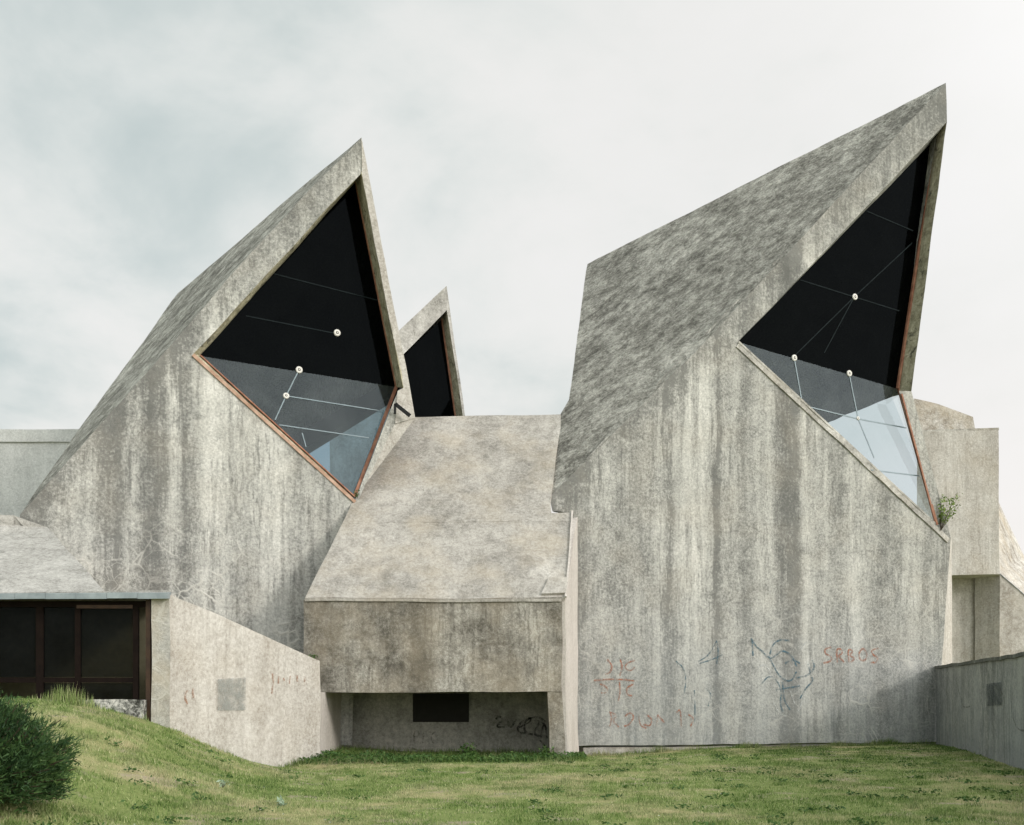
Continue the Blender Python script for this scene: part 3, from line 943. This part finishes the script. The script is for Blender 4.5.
# verge strip and raised cap at the right lower corner
capn = roofpl[1]
c0 = [hit(541, 595.5, roofpl), hit(566, 594.5, roofpl), hit(568, 579, roofpl), hit(549, 579, roofpl)]
solid('corner_cap', prism([p + capn * .07 for p in c0], [p - capn * .02 for p in c0]), M['roof'], lk, wobble=False, smooth=0, bevel=.02)
solid('eaves_lip', bar(ra + Vector((0, 0, -.06)), rb + Vector((-.1, 0, -.06)), .07, Vector((0, -1, 0)), .05), M['roof'], lk, size=.3)
solid('roof_joint', bar(hit(349, 521, roofpl), hit(571, 520, roofpl), .16, capn, .006), M['roof'], lk, size=.4)
solid('verge', bar(rl[1] + Vector((.01, 0, 0)), rl[2], .05, capn, .06), M['side'], lk, size=.3)
# right side wall of the block, flaring outwards to the tower
sr0, sr1 = Vector((rb.x, yF + .02, 0)), Vector((hit(577.5, 700, pR).x, hit(577.5, 700, pR).y + .05, 0))
zt = rl[2].z
side_p = [Vector((sr0.x, sr0.y, 3.97)), Vector((sr1.x, sr1.y, zt + .06)), Vector((sr1.x + .03, sr1.y, -.5)), Vector((sr0.x + .05, sr0.y, -.5))]
solid('side_wall', prism(side_p, [p + Vector((-.25, .03, 0)) for p in side_p]), M['side'], lk, size=.4)
# left side wall
sl = [Vector((b1.x + .02, yF + .05, 3.9)), Vector((rl[8].x + .05, rl[8].y, rl[8].z - .1)), Vector((rl[8].x + .05, rl[8].y, 1.7)), Vector((b1.x + .02, yF + .05, 1.6))]
solid('side_wall', prism(sl, [p + Vector((.2, 0, 0)) for p in sl]), M['panel'], lk, size=.4)
# pier
p1 = [pf(548, 691.5), pf(562.5, 691.5), pf(566, 765), pf(550, 765)]
solid('pier', prism([p + Vector((0, .02, 0)) for p in p1], [p + Vector((0, .9, 0)) for p in p1]), M['panel'], lk, size=.4)
# opening: ceiling, back wall, left inner wall
cz = b3.z + .0
xl, xr = P(320, 700, 29.2).x, pf(549, 700).x
yB = 33.6
cl_ = [Vector((xl - .2, yF + .46, cz + .02)), Vector((xr + .3, yF + .46, cz + .02)), Vector((xr + .3, yB + .2, cz + .02)), Vector((xl - .2, yB + .2, cz + .02))]
solid('ceiling', prism([p + Vector((0, 0, .3)) for p in cl_], cl_), M['inner'], lk, size=.6)
solid('back_wall', slab(Vector((xl - .2, yB, 0)), Vector((xr + .4, yB, 0)), (-.6, -.6), (cz + .01, cz + .01), .3), M['inner'], lk, size=.6)
solid('inner_wall', slab(Vector((xr + .35, yF + .92, 0)), Vector((xr + .35, yB + .1, 0)), (-.6, -.6), (cz, cz), -.2), M['inner'], lk, size=.6)
pB = (Vector((0, yB, 0)), Vector((0, -1, 0)))
v0 = [hit(413, 693.5, pB), hit(469, 693.5, pB), hit(469, 722, pB), hit(413, 722, pB)]
solid('vent', prism([p + Vector((0, -.05, 0)) for p in v0], [p + Vector((0, .02, 0)) for p in v0]) +
      bar(v0[0] + Vector((0, -.05, -.25)), v0[1] + Vector((0, -.05, -.25)), .03, Vector((0, -1, 0)), .02) +
      bar(v0[0] + Vector((0, -.05, -.5)), v0[1] + Vector((0, -.05, -.5)), .03, Vector((0, -1, 0)), .02), M['vent'], lk, wobble=False, smooth=0)
G = [[(496, 719), (499, 716), (503, 718), (501, 722), (496, 727), (505, 727)], [(508, 719), (510, 730), (516, 719)], [(524, 720), (518, 725), (518, 732), (526, 733)], [(519, 727), (530, 722), (531, 717), (525, 720), (524, 732), (533, 734)],
     [(534, 720), (541, 720), (533, 734), (542, 736)], [(544, 722), (541, 737)], [(541, 721), (546, 724), (547, 738)], [(540, 739), (546, 747), (548, 752)], [(528, 718), (538, 716), (546, 721)]]
ribbon('graffiti', G, .055, pB, M['pBlack'], lk, lift=.03, label='black scrawled letters at the right of the back wall')
G = [[(414, 742), (414, 731), (419, 731), (419, 736), (414, 737)], [(423, 743), (423, 731), (429, 731)], [(423, 736), (428, 736)], [(436, 732), (431, 735), (432, 742), (437, 743)], [(412, 748), (420, 751), (428, 749), (436, 752)]]
ribbon('graffiti', G, .04, pB, M['pGrey'], lk, lift=.03, label='faint letters PFC on the back wall')

# ---- wing wall running up to the left, its pillar, and the glazed entrance under the lean-to roof
wr = Vector((P(320, 700, 29.2).x, 29.2, 0)); wl = Vector((P(170, 600, 25).x, 25.0, 0))
pW = plane3(wr, wl, Vector((wl.x, wl.y, 2)))
zl, zr = P(170, 593, 25).z, P(320, 661, 29.2).z
th = .30
wd = (wr - wl).normalized(); wn = Vector((-wd.y, wd.x, 0))
# wall body: front face towards the camera, thickness behind
ww = slab(wl, wr, (-.6, -.6), (zl, zr), th)
wing = part('wing_wall', ww, [M['white']], size=.4, label='pale rendered wall with a sloping top')
raw('paint_patch', [tuple(hit(x, y, pW) + pW[1] * .03) for x, y in [(217, 679), (245, 677.5), (244.5, 710), (217, 710.5)]], [(0, 1, 2, 3)], M['pPatch'], wing)
G = [[(272, 674), (273, 682), (272, 694)], [(278, 676), (278, 684)], [(290, 676), (289, 684)], [(297, 675), (297, 682)], [(283, 678), (284, 681)], [(305, 676), (304, 682)], [(187, 690), (184, 697), (187, 704)], [(192, 688), (193, 698)]]
for g_1 in G:
    ribbon('rust_stain', [g_1], .05, pW, M['pBrown'], wing)
# return of the wing wall into the opening (the face lit by the low sun)
ir = slab(Vector((wr.x, wr.y, 0)), Vector((P(344.5, 700, yB - .0).x, yB, 0)), (-.6, -.6), (cz - .0, cz - .0), .25)
solid('return_wall', ir, M['side'], wing, size=.4)
# top edge beyond the link beam
pe = part('pillar', slab(Vector((P(151.5, 600, 25).x, 25.0, 0)), Vector((wl.x - .003, 25.0, 0)), (-.3, -.3), (zl + .0, zl + .0), .55), [M['pillar']], size=.35)

yE = 25.25
pE = (Vector((0, yE, 0)), Vector((0, -1, 0)))


def he(x, y): return P(x, y, yE)


XL = -22.0
yG = 24.85
# lean-to roof
e0, e1 = Vector((XL, yG + .1, P(0, 596, yG).z - .02)), Vector((P(106, 594, yG).x, yG + .1, P(106, 594, yG).z))
hipt = hit(20, 516, pL) + Vector((-.12, -.10, 0))
hl = Vector((XL, hipt.y - 2.0, hipt.z + .15))
bk = Vector((e1.x * 30.9 / e1.y, 30.9, e1.z - .1))
hip2 = hit(50, 527, pL) + Vector((-.05, -.08, 0))
hipb = Vector((hipt.x, hipt.y + .3, hipt.z - 2.6))
ent = part('lean_to_roof', [([e0, e1, hip2, hipt, hl], 0), ([e1, bk, hip2], 0), ([hip2, bk, hipt], 0), ([e0, e0 + Vector((0, 0, -.05)), e1 + Vector((0, 0, -.05)), e1], 0), ([hl, hipt, hipb, hl + Vector((0, 0, -2.6))], 0)], [M['leanto']], size=.45, label='streaky pale sloping roof over the glazed entrance')
# flat part of the roof between the hip and the wing wall
fr_ = [Vector((XL, yG + .12, e0.z - .10)), Vector((wl.x - .05, yG + .12, zl + .03)), Vector((-9.3, 30.3, zl + .03)), Vector((XL, 30.3, e0.z - .1))]
solid('flat_roof', prism([p + Vector((0, 0, .03)) for p in fr_], [p + Vector((0, 0, -.03)) for p in fr_]), M['leanto'], ent, wobble=False)
# gutter: folded zinc edge
gA, gB = Vector((XL, yG, P(0, 600, yG).z)), Vector((P(168, 596, yG).x, yG, P(168, 596, yG).z))
gpo = []
segs_ = 22
for i in range(segs_):
    p, q = gA.lerp(gB, i / segs_), gA.lerp(gB, (i + 1) / segs_)
    h0 = .075 if i > segs_ * .6 else .09
    dz = rng.uniform(-.008, .008)
    gpo += prism([p + Vector((0, 0, h0 + dz)), q + Vector((-.006, 0, h0 + dz * .5)), q + Vector((-.006, .25, h0 + .03)), p + Vector((0, .25, h0 + .03))],
                 [p + Vector((0, 0, -.05 + dz)), q + Vector((-.006, 0, -.05 + dz)), q + Vector((-.006, .25, -.03)), p + Vector((0, .25, -.03))])
solid('gutter', gpo, M['gutter'], ent, wobble=False, smooth=0)

# glazed screen
zb = he(0, 699).z; ztp = he(0, 601).z


def upright(x0, x1, y0, y1, dep=.10, lift=0.0):
    A_, B_ = he(x0, y0), he(x1, y1)
    return boxv(A_.x, B_.x, yE - lift, yE + dep, B_.z, A_.z)


scr = upright(-420, 148, 601, 607, .12, .02) + upright(-420, 147, 699, 703, .12, .02)
for x0, x1 in [(36, 43), (75, 80), (133, 138), (-60, -54), (-150, -144), (-240, -234), (-330, -324)]:
    scr += upright(x0, x1, 607, 699, .10, .01)
scr += upright(43, 133, 677.5, 682.5, .08, .0) + upright(-54, 36, 677.5, 682.5, .08, 0)
sg = part('glazed_screen', scr, [M['brownframe']], wobble=False, smooth=0, label='dark brown steel screen of the entrance')
solid('rail', upright(77, 133, 605, 608.5, .12, .03), M['jamb'], sg, wobble=False, smooth=0)
for x0, x1, y0, y1 in [(-324, -240, 607, 699), (-234, -150, 607, 699), (-144, -60, 607, 699), (-54, 36, 607, 677), (43, 75, 607, 677), (80, 133, 607, 677), (43, 75, 683, 699), (80, 133, 683, 699)]:
    A_, B_ = he(x0, y0), he(x1, y1)
    pane('window_pane', [Vector((A_.x, yE + .05, A_.z)), Vector((B_.x, yE + .05, A_.z)), Vector((B_.x, yE + .05, B_.z)), Vector((A_.x, yE + .05, B_.z))], M['glassent'], sg)
solid('jamb', upright(147.5, 152, 600, 728, .14, .12), M['jamb'], sg, wobble=False, smooth=0)
# room behind the screen
room = [([Vector((XL, 29.5, -.3)), Vector((-7.6, 29.5, -.3)), Vector((-7.6, 29.5, 3.3)), Vector((XL, 29.5, 3.3))], 0),
        ([Vector((-7.6, yE + .4, -.3)), Vector((-7.6, 29.5, -.3)), Vector((-7.6, 29.5, 3.3)), Vector((-7.6, yE + .4, 3.3))], 0)]
solid('room_wall', prism([Vector((XL, 28.5, 3.68)), Vector((-9.0, 28.5, 3.68)), Vector((-9.0, 28.5, -.3)), Vector((XL, 28.5, -.3))], [Vector((XL, 28.7, 3.68)), Vector((-9.0, 28.7, 3.68)), Vector((-9.0, 28.7, -.3)), Vector((XL, 28.7, -.3))]), simple('dim_room_wall', (.14, .13, .085), .9), sg, wobble=False)
# kerb-like stone plinth at the foot of the screen
pz = [Vector((he(-200, 698).x, 24.85, he(0, 698.5).z)), Vector((he(149, 698).x, 24.85, he(0, 699.5).z))]
solid('plinth', slab(pz[0], pz[1], (.2, .2), (pz[0].z, pz[1].z), .38), M['plinth'], sg, size=.25)

# ---- rear wing far left
yb = 41.0
bw = part('rear_wing', boxv(-40, P(120, 430, yb).x, yb, yb + 8, -.3, P(0, 431, yb).z), [M['back']], size=1.0, label='plain bluish wall behind the left tower')
zk = P(0, 442, yb).z
solid('parapet', boxv(-40.05, P(120, 430, yb).x + .05, yb - .07, yb + .2, zk, P(0, 429.5, yb).z), M['back'], bw, size=.8)

# ---- side wing far right: overhanging box, recessed wall, pitched rough roof
yS = 46.0


def S(x, y, Y=yS): return P(x, y, Y)


q = [S(998, 429), S(999.5, 574), S(917, 575), S(917, 431.5)]
sw = part('side_wing', prism(q, [p + Vector((2.0, 5, 0)) for p in q]), [M['sidewing']], size=.6, label='beige overhanging box behind the big tower')
solid('coping', prism([S(918, 430.2), S(999, 427.6), S(999, 430), S(918, 432.5)], [p + Vector((0, .5, 0)) for p in (S(918, 430.2), S(999, 427.6), S(999, 430), S(918, 432.5))]), M['foot'], sw, wobble=False)
# underside and the lower walls
q = [S(940, 570, 47.6), S(990, 572, 47.6), S(990, 700, 47.6), S(940, 700, 47.6)]
solid('lower_wall', prism(q, [p + Vector((0, 1, 0)) for p in q]), M['sidewing'], sw, size=.6)
q = [P(975, 576, 47.4), P(999.5, 574, 46.65), P(1026, 596.5, 46.65), P(1100, 655, 46.65), P(1100, 700, 46.65), P(1000, 700, 46.65), P(975, 700, 47.4)]
solid('buttress_wall', [([q[0], q[1], q[5], q[6]], 0), ([q[1], q[2], q[3], q[4], q[5]], 0)], M['sidewing'], sw, size=.6)
q = [S(999, 573, 46.6), S(1026, 596, 46.6), S(1100, 655, 46.6), S(1100, 700, 50), S(1046, 598, 52), S(1024, 556, 52), S(998, 500, 52)]
solid('pitched_roof', [([q[0], q[1], q[5], q[6]], 0), ([q[1], q[2], q[3], q[4], q[5]], 0), ([q[0], q[6], S(985, 573, 50)], 0)], M['sideroof'], sw, size=.6)
q = [P(914, 398.5, 52), P(938, 404, 52), P(973, 417, 52), P(976, 432, 52), P(914, 440, 52)]
solid('upper_roof', prism(q, [p + Vector((2.0, 5, .3)) for p in q]), M['sideroof'], sw, size=.6)

# ------------------------------------------------------------------ retaining wall on the right
rt0 = Vector((hit(936, 742, pR).x, hit(936, 742, pR).y, 0)); rt1 = Vector((P(1024, 768, 25).x, 25, 0))
dv = (rt1 - rt0).normalized()
rt2 = rt1 + dv * 14
zt0 = P(936, 669, rt0.y).z; zt1 = P(1024, 656.5, 25).z; zt2 = zt1 + (zt1 - zt0) / (rt1 - rt0).length * 14
rwall = bpy.data.objects.new('retaining_wall', None); COL.objects.link(rwall); rwall.location = (rt1.x, rt1.y, 0)
rwall['label'] = 'low dark blue-grey concrete retaining wall running out from the big tower'; rwall['category'] = 'wall'
rt0b = rt0 - dv * .0 + Vector((0, -.02, 0))
solid('wall_body', slab(rt0b, rt2, (-.7, -.7), (zt0, zt2), .35), M['retain'], rwall, size=.45)
off = Vector((dv.y, -dv.x, 0)) * .04
solid('coping', slab(rt0b + off, rt2 + off, (zt0 + .004, zt2 + .004), (zt0 + .09, zt2 + .09), .43), M['retcap'], rwall, size=.45)
pRt = plane3(rt0, rt1, rt1 + Vector((0, 0, 2)))
pp_ = [hit(x, y, pRt) for x, y in [(988, 684), (1003, 682), (1003, 705), (988, 706)]]
raw('paint_patch', [tuple(p + pRt[1] * .035) for p in pp_], [(0, 1, 2, 3)], M['pPatch2'], rwall)
G = [[(1013, 692), (1012, 706), (1014, 722), (1019, 730), (1026, 731)], [(1001, 688), (1006, 700), (1005, 712)], [(957, 680), (962, 700), (964, 708), (971, 706)]]
ribbon('graffiti', G, .04, pRt, M['pGrey'], rwall, lift=.02)

# ------------------------------------------------------------------ vegetation

npr = np.random.default_rng(3)


def tri_mesh(name, tv, tone, m, parent=None, **props):
    """tv (n,k,3) polygons with k corners and one tone per polygon"""
    n, k = tv.shape[:2]
    me = bpy.data.meshes.new(name)
    me.vertices.add(n * k); me.vertices.foreach_set('co', tv.reshape(-1).astype(np.float32))
    me.loops.add(n * k); me.loops.foreach_set('vertex_index', np.arange(n * k, dtype=np.int32))
    me.polygons.add(n); me.polygons.foreach_set('loop_start', (np.arange(n) * k).astype(np.int32))
    try: me.polygons.foreach_set('loop_total', np.full(n, k, dtype=np.int32))
    except Exception: pass
    me.update(calc_edges=True)
    at = me.attributes.new('tone', 'FLOAT', 'POINT')
    at.data.foreach_set('value', np.repeat(tone, k).astype(np.float32))
    me.materials.append(m)
    return link(name, me, parent, **props)


def blades(x, y, z, h, w, lean=.35):
    n = len(x)
    ang = npr.uniform(0, 2 * np.pi, n); la = npr.uniform(0, 2 * np.pi, n); ln = npr.uniform(0, lean, n) * h
    wx, wy = np.cos(ang) * w / 2, np.sin(ang) * w / 2
    b0 = np.stack([x - wx, y - wy, z - .005], 1); b1 = np.stack([x + wx, y + wy, z - .005], 1)
    tp = np.stack([x + np.cos(la) * ln, y + np.sin(la) * ln, z + h], 1)
    return np.stack([b0, b1, tp], 1)


def outside(x, y):
    """true where lawn grows (not inside walls)"""
    ok = np.ones(len(x), bool)
    yw = 33.7 + .325 * (x - 1.905)
    ok &= ~((x > 1.6) & (y > yw - .02))
    ok &= ~((x <= 1.6) & (x > -4.9) & (y > 33.4))
    wl_y = wl.y + (x - wl.x) / (wr.x - wl.x) * (wr.y - wl.y)
    ok &= ~((x <= -4.87) & (x > wl.x) & (y > wl_y - .03))
    ok &= ~((x <= wl.x) & (y > 24.8))
    xr_ = rt0.x + (y - rt0.y) / (rt1.y - rt0.y) * (rt1.x - rt0.x)
    ok &= ~((x > xr_ - .03) & (y > 11))
    return ok


def scatter(n, y0, y1, pw=1.0, half=0.62, x0=None, x1=None):
    y = y0 + (y1 - y0) * npr.uniform(0, 1, n) ** pw
    if x0 is None:
        x = npr.uniform(-1, 1, n) * y * half
    else:
        x = npr.uniform(x0, x1, n)
    k = outside(x, y)
    return x[k], y[k]


def lump(x, y, s, ph):
    return (np.sin(x * s + ph) * np.sin(y * s * 1.3 + ph * 2) + np.sin((x + y) * s * .61 + ph * 3) * np.sin((x - y) * s * .83 + ph)) * .5


x, y = scatter(520000, 10.5, 39, 1.15)
cl = lump(x, y, 1.7, 1.0) * .5 + lump(x, y, 4.9, 2.0) * .5
thin = np.array([noise.noise(Vector((a * .75, b * .6, 2.2))) + .5 * noise.noise(Vector((a * 2.4, b * 2.2, 5))) for a, b in zip(x.tolist(), y.tolist())])
keep = npr.random(len(x)) > np.clip((thin - .12) * 3.2, 0, .78)
x, y, cl, thin = x[keep], y[keep], cl[keep], thin[keep]
h = (.022 + .026 * npr.random(len(x))) * (1 + .7 * np.clip(cl, -.6, 1)) * np.where(x < -4, 1.35, 1.0)
tone = np.clip(npr.normal(.42, .22, len(x)) + .22 * np.clip(thin, -.5, .6) + .16 * lump(x, y, 3.1, .5) + .14 * lump(x, y, 8.3, .9) + .10 * lump(x, y, 17.0, .2) + .10 * lump(x, y, .9, 4.0) - .18 * np.clip(y - 31, 0, 1) * (x > 1), 0, 1)
# darker, greener strip by the retaining wall: its shade painted into the tone
tone -= .22 * np.clip((x - 4.5) / 5, 0, 1) * np.clip((y - 20) / 8, 0, 1)
tone = np.clip(tone, 0, 1)
wv = npr.uniform(.009, .017, len(x)) * (.6 + y / 40)
tri_mesh('grass', blades(x, y, gz(x, y), h, wv, 1.1), tone, M['grass'], None, kind='stuff', label='short patchy green and straw-coloured lawn', category='grass')

# taller unmown tufts scattered in the lawn
tx, ty = scatter(650, 12, 36)
sel = npr.random(len(tx)) < np.where(tx < -3.5, 1.0, .55)
tx, ty = tx[sel], ty[sel]
k = 45
x = np.repeat(tx, k) + npr.normal(0, .07, len(tx) * k); y = np.repeat(ty, k) + npr.normal(0, .07, len(tx) * k)
okk = outside(x, y); x, y = x[okk], y[okk]
tri_mesh('grass_tufts', blades(x, y, gz(x, y), npr.uniform(.05, .13, len(x)), npr.uniform(.009, .014, len(x)), .8), np.clip(npr.normal(.25, .18, len(x)), 0, 1), M['grass'], None,
         kind='stuff', label='taller uncut tufts in the lawn', category='grass')

# weeds along the foot of the opening
def leaves(c, size, spread=1.0, up=.5):
    """diamond-shaped leaves at centres c (n,3)"""
    n = len(c)
    d = npr.normal(0, 1, (n, 3)); d[:, 2] = np.abs(d[:, 2]) * up + .15
    d /= np.linalg.norm(d, axis=1)[:, None]
    s = np.cross(d, npr.normal(0, 1, (n, 3))); s /= np.linalg.norm(s, axis=1)[:, None]
    L_s = size[:, None]
    return np.stack([c - d * L_s * .5, c + s * L_s * .22 + d * L_s * .05, c + d * L_s * .5, c - s * L_s * .22 + d * L_s * .05], 1)


x = npr.uniform(-6.0, 1.9, 9000)
y = 28.4 + 1.7 * npr.uniform(0, 1, 9000) + .9 * np.clip((x - 1), 0, 1)
k = outside(x, y) & (npr.random(9000) < .35 + .65 * np.clip(lump(x, y, 2.3, 1) + .5, 0, 1)) & (y > 28.5 + .5 * lump(x, y * 0, 1.9, .4))
x, y = x[k], y[k]
hh = npr.uniform(.02, .22, len(x)) * (.6 + .4 * np.clip(lump(x, y, 3.7, 2) + .5, 0, 1.3))
tri_mesh('weeds', leaves(np.stack([x, y, gz(x, y) + hh], 1), npr.uniform(.05, .12, len(x))), np.clip(npr.normal(.45, .22, len(x)), 0, 1), M['weed'], None,
         kind='stuff', label='low green weeds along the foot of the dark opening', category='weeds')
x, y = scatter(6000, 28.3, 33.3, x0=-6.3, x1=1.9)
k = (y > 28.4 + .35 * lump(x, y, 2.0, 1)) ; x, y = x[k], y[k]
tri_mesh('long_grass', blades(x, y, gz(x, y), npr.uniform(.08, .22, len(x)), npr.uniform(.012, .02, len(x)), .8), np.clip(npr.normal(.2, .12, len(x)), 0, 1), M['grass'], None, kind='stuff', label='longer green grass in front of the opening', category='grass')


# ragged fringe of longer grass where the mower does not reach the walls
fr_x, fr_y = [], []
for (ax_, ay_), (bx_, by_), n_ in [((hit(583, 748, pR).x, hit(583, 748, pR).y), (hit(936, 744, pR).x, hit(936, 744, pR).y), 5200), ((wl.x - .6, 24.85), (wr.x, wr.y), 3000), ((rt0.x, rt0.y), (rt1.x, rt1.y), 4200), ((rt1.x, rt1.y), (rt2.x, rt2.y), 3000)]:
    L0 = math.hypot(bx_ - ax_, by_ - ay_)
    tt = npr.uniform(0, 1, n_)
    dens = .35 + .65 * (np.sin(tt * L0 * 2.3) * np.sin(tt * L0 * .9 + 1) > -.1)
    tt = tt[npr.random(n_) < dens]
    nxx, nyy = (by_ - ay_) / L0, -(bx_ - ax_) / L0
    o_ = np.abs(npr.normal(0, .10, len(tt))) + .03
    fr_x.append(ax_ + (bx_ - ax_) * tt + nxx * o_ * (1 if nyy < 0 else -1) * 1.0)
    fr_y.append(ay_ + (by_ - ay_) * tt + nyy * o_ * (1 if nyy < 0 else -1) * 1.0)
x = np.concatenate(fr_x); y = np.concatenate(fr_y)
k = outside(x, y); x, y = x[k], y[k]
tri_mesh('edge_grass', blades(x, y, gz(x, y), npr.uniform(.05, .20, len(x)) * (.5 + .8 * np.clip(lump(x, y, 2.9, 2) + .4, 0, 1)), npr.uniform(.012, .02, len(x)), .9), np.clip(npr.normal(.25, .2, len(x)), 0, 1), M['grass'], None,
         kind='stuff', label='ragged longer grass along the foot of the walls', category='grass')
# flat broad-leaved weeds scattered in the turf
cx_, cy_ = scatter(300, 12.5, 31)
pr_ = np.where(cx_ > 2, 1.0, .4); sel = npr.random(len(cx_)) < pr_
cx_, cy_ = cx_[sel], cy_[sel]
kk = 26
x = np.repeat(cx_, kk) + npr.normal(0, .10, len(cx_) * kk); y = np.repeat(cy_, kk) + npr.normal(0, .08, len(cx_) * kk)
k = outside(x, y); x, y = x[k], y[k]
tri_mesh('turf_weeds', leaves(np.stack([x, y, gz(x, y) + npr.uniform(.015, .075, len(x))], 1), npr.uniform(.04, .09, len(x)), up=.3), np.clip(npr.normal(.4, .25, len(x)), 0, 1), M['weed'], None,
         kind='stuff', label='flat dark green weeds scattered through the turf', category='weeds')


def empty(name, loc, label, cat, group=None):
    o = bpy.data.objects.new(name, None); COL.objects.link(o); o.location = loc
    o['label'] = label; o['category'] = cat
    if group: o['group'] = group
    return o


def stems(name, lines_, r, m, parent):
    vs, fs = [], []
    for p, q in lines_:
        d = (q - p).normalized(); a = d.orthogonal().normalized(); b = d.cross(a)
        base = len(vs)
        for c, rr in ((p, r), (q, r * .5)):
            for k in range(5):
                an = 2 * math.pi * k / 5
                vs.append(tuple(c + a * rr * math.cos(an) + b * rr * math.sin(an)))
        for k in range(5):
            fs.append((base + k, base + (k + 1) % 5, base + 5 + (k + 1) % 5, base + 5 + k))
    return raw(name, vs, fs, m, parent)


# dark bush at the left edge
bc = P(12, 745, 14.5)
bx0, by0 = -6.32, 13.3
bz0 = float(gz(bx0, by0)[0])
bush = empty('bush', (bx0, by0, bz0), 'dense dark green feathery bush cut by the left edge', 'bush')
tv, tn = [], []
lines_ = []
centre = Vector((bx0, by0, bz0 + .15))
NB = 900
for i in range(NB):
    a = rng.uniform(0, 2 * math.pi); el = math.asin(rng.uniform(.02, 1)) if rng.random() < .7 else rng.uniform(-.12, .35)
    R = Vector((1.13, 1.08, 1.20))
    lum = 1 + .20 * noise.noise(Vector((a * 1.3, el * 2, 4))) + rng.uniform(-.12, .05)
    tip = Vector((math.cos(a) * math.cos(el) * R.x, math.sin(a) * math.cos(el) * R.y, math.sin(el) * R.z)) * lum
    p0 = centre + tip * .45; p1 = centre + tip
    lines_.append((centre + tip * .08, p1))
    nlf = 58
    ts = npr.uniform(.0, 1.0, nlf) ** .8
    c = np.array(p0)[None] + ts[:, None] * np.array(p1 - p0)[None] + npr.normal(0, .035, (nlf, 3))
    d = np.array(tip.normalized())[None] * .8 + npr.normal(0, .45, (nlf, 3)) + np.array([0, 0, .25])[None]
    d /= np.linalg.norm(d, axis=1)[:, None]
    s = np.cross(d, npr.normal(0, 1, (nlf, 3))); s /= np.linalg.norm(s, axis=1)[:, None]
    ln = npr.uniform(.05, .11, nlf)[:, None]
    tv.append(np.stack([c - s * .009, c + s * .009, c + d * ln], 1))
    tn.append(np.clip(rng.gauss(.38, .16) + npr.normal(0, .12, nlf), 0, 1))
tri_mesh('foliage', (np.concatenate(tv) - np.array([0, 0, 0])), np.concatenate(tn), M['bush'], bush)
stems('branch', lines_[::3], .010, M['wood'], bush)


def plant(name, base, label, cat, n_st, hgt, spr, leaf, m, nleaf=14, lean=Vector((0, 0, 0)), group=None):
    o = empty(name, base, label, cat, group)
    ls, cs = [], []
    for i in range(n_st):
        a = rng.uniform(0, 2 * math.pi)
        tp = base + Vector((math.cos(a) * spr * rng.uniform(.3, 1), math.sin(a) * spr * rng.uniform(.3, 1), hgt * rng.uniform(.55, 1))) + lean * rng.uniform(.5, 1)
        ls.append((base, tp))
        for j in range(nleaf):
            f = rng.uniform(.3, 1.03)
            cs.append(base.lerp(tp, f) + Vector((rng.gauss(0, leaf * .45), rng.gauss(0, leaf * .45), rng.gauss(0, leaf * .4))))
    c = np.array([tuple(v) for v in cs])
    tri_mesh('leaves', leaves(c, npr.uniform(.7, 1.3, len(c)) * leaf), np.clip(npr.normal(.5, .25, len(c)), 0, 1), m, o)
    stems('stem', ls, leaf * .06, M['wood'], o)
    return o


plant('shrub', hit(939, 531, pR) + nP * .08, 'small leafy shrub rooted at the lower corner of the right-hand window', 'plant', 15, 1.15, .42, .11, M['sprig'], 17, Vector((.28, 0, .1)))
plant('fern', P(312, 661, 29.4), 'tiny green plant on the low end of the pale wing wall', 'plant', 7, .16, .14, .08, M['weed'], 10)
plant('moss_plant', hit(357, 499, pL) + nP * .06, 'little green tuft in the bottom corner of the kite window', 'plant', 5, .30, .08, .06, M['weed'], 10)
for px, lab, hh_ in [(470, 'dark leafy plant growing inside the opening below the black board', .42), (548, 'leafy weed at the foot of the narrow pier', .35)]:
    b = P(px, 757, 30.6 if px < 500 else 29.8); b.z = float(gz(b.x, b.y)[0])
    plant('weed_plant', b, lab, 'plant', 9, hh_, .30, .11, M['weed'], 14)
b = P(150, 757, 31.5)
for px, py, lab in [(281, 806, 'pale blue-green thistle on the lawn at the foot of the mound'), (223, 788, 'small pale thistle higher up on the grassy mound')]:
    Y = 17.0
    for _ in range(25):
        X = (px - 512) / F * Y; zg = float(gz(X, Y)[0]); yy = HOR - (zg - 1.6) / Y * F
        Y *= 1 + (yy - py) * .002
    plant('thistle', Vector((X, Y, zg)), lab, 'plant', 7, .10, .09, .07, M['thistle'], 6, group=None)
# seed-head grass clump before the entrance
gb = P(70, 702, 24.3); gb.z = float(gz(gb.x, gb.y)[0])
o = empty('tall_grass_clump', gb, 'clump of tall seeding grass before the dark entrance screen', 'grass')
n = 420
x = gb.x + npr.normal(0, .38, n); y = gb.y + npr.normal(0, .12, n)
tri_mesh('grass_blades', blades(x, y, gz(x, y), npr.uniform(.10, .42, n) * np.exp(-((x - gb.x) / .5) ** 2) + .08, npr.uniform(.012, .02, n), .4), np.clip(npr.normal(.6, .2, n), 0, 1), M['grass'], o)

# small white flowers in the lawn
fx, fy = scatter(90, 12, 33)
fl = []
for X, Y_ in zip(fx, fy):
    c = Vector((X, Y_, float(gz(X, Y_)[0]) + rng.uniform(.04, .08)))
    for k in range(6):
        a = k * math.pi / 3
        d = Vector((math.cos(a), math.sin(a), .3)) * .017
        s = Vector((-math.sin(a), math.cos(a), 0)) * .007
        fl.append([tuple(c), tuple(c + d * .6 + s), tuple(c + d), tuple(c + d * .6 - s)])
tri_mesh('daisies', np.array(fl), np.full(len(fl), .5), M['petal'], None, kind='stuff', label='tiny white flowers dotted over the lawn', category='flowers')
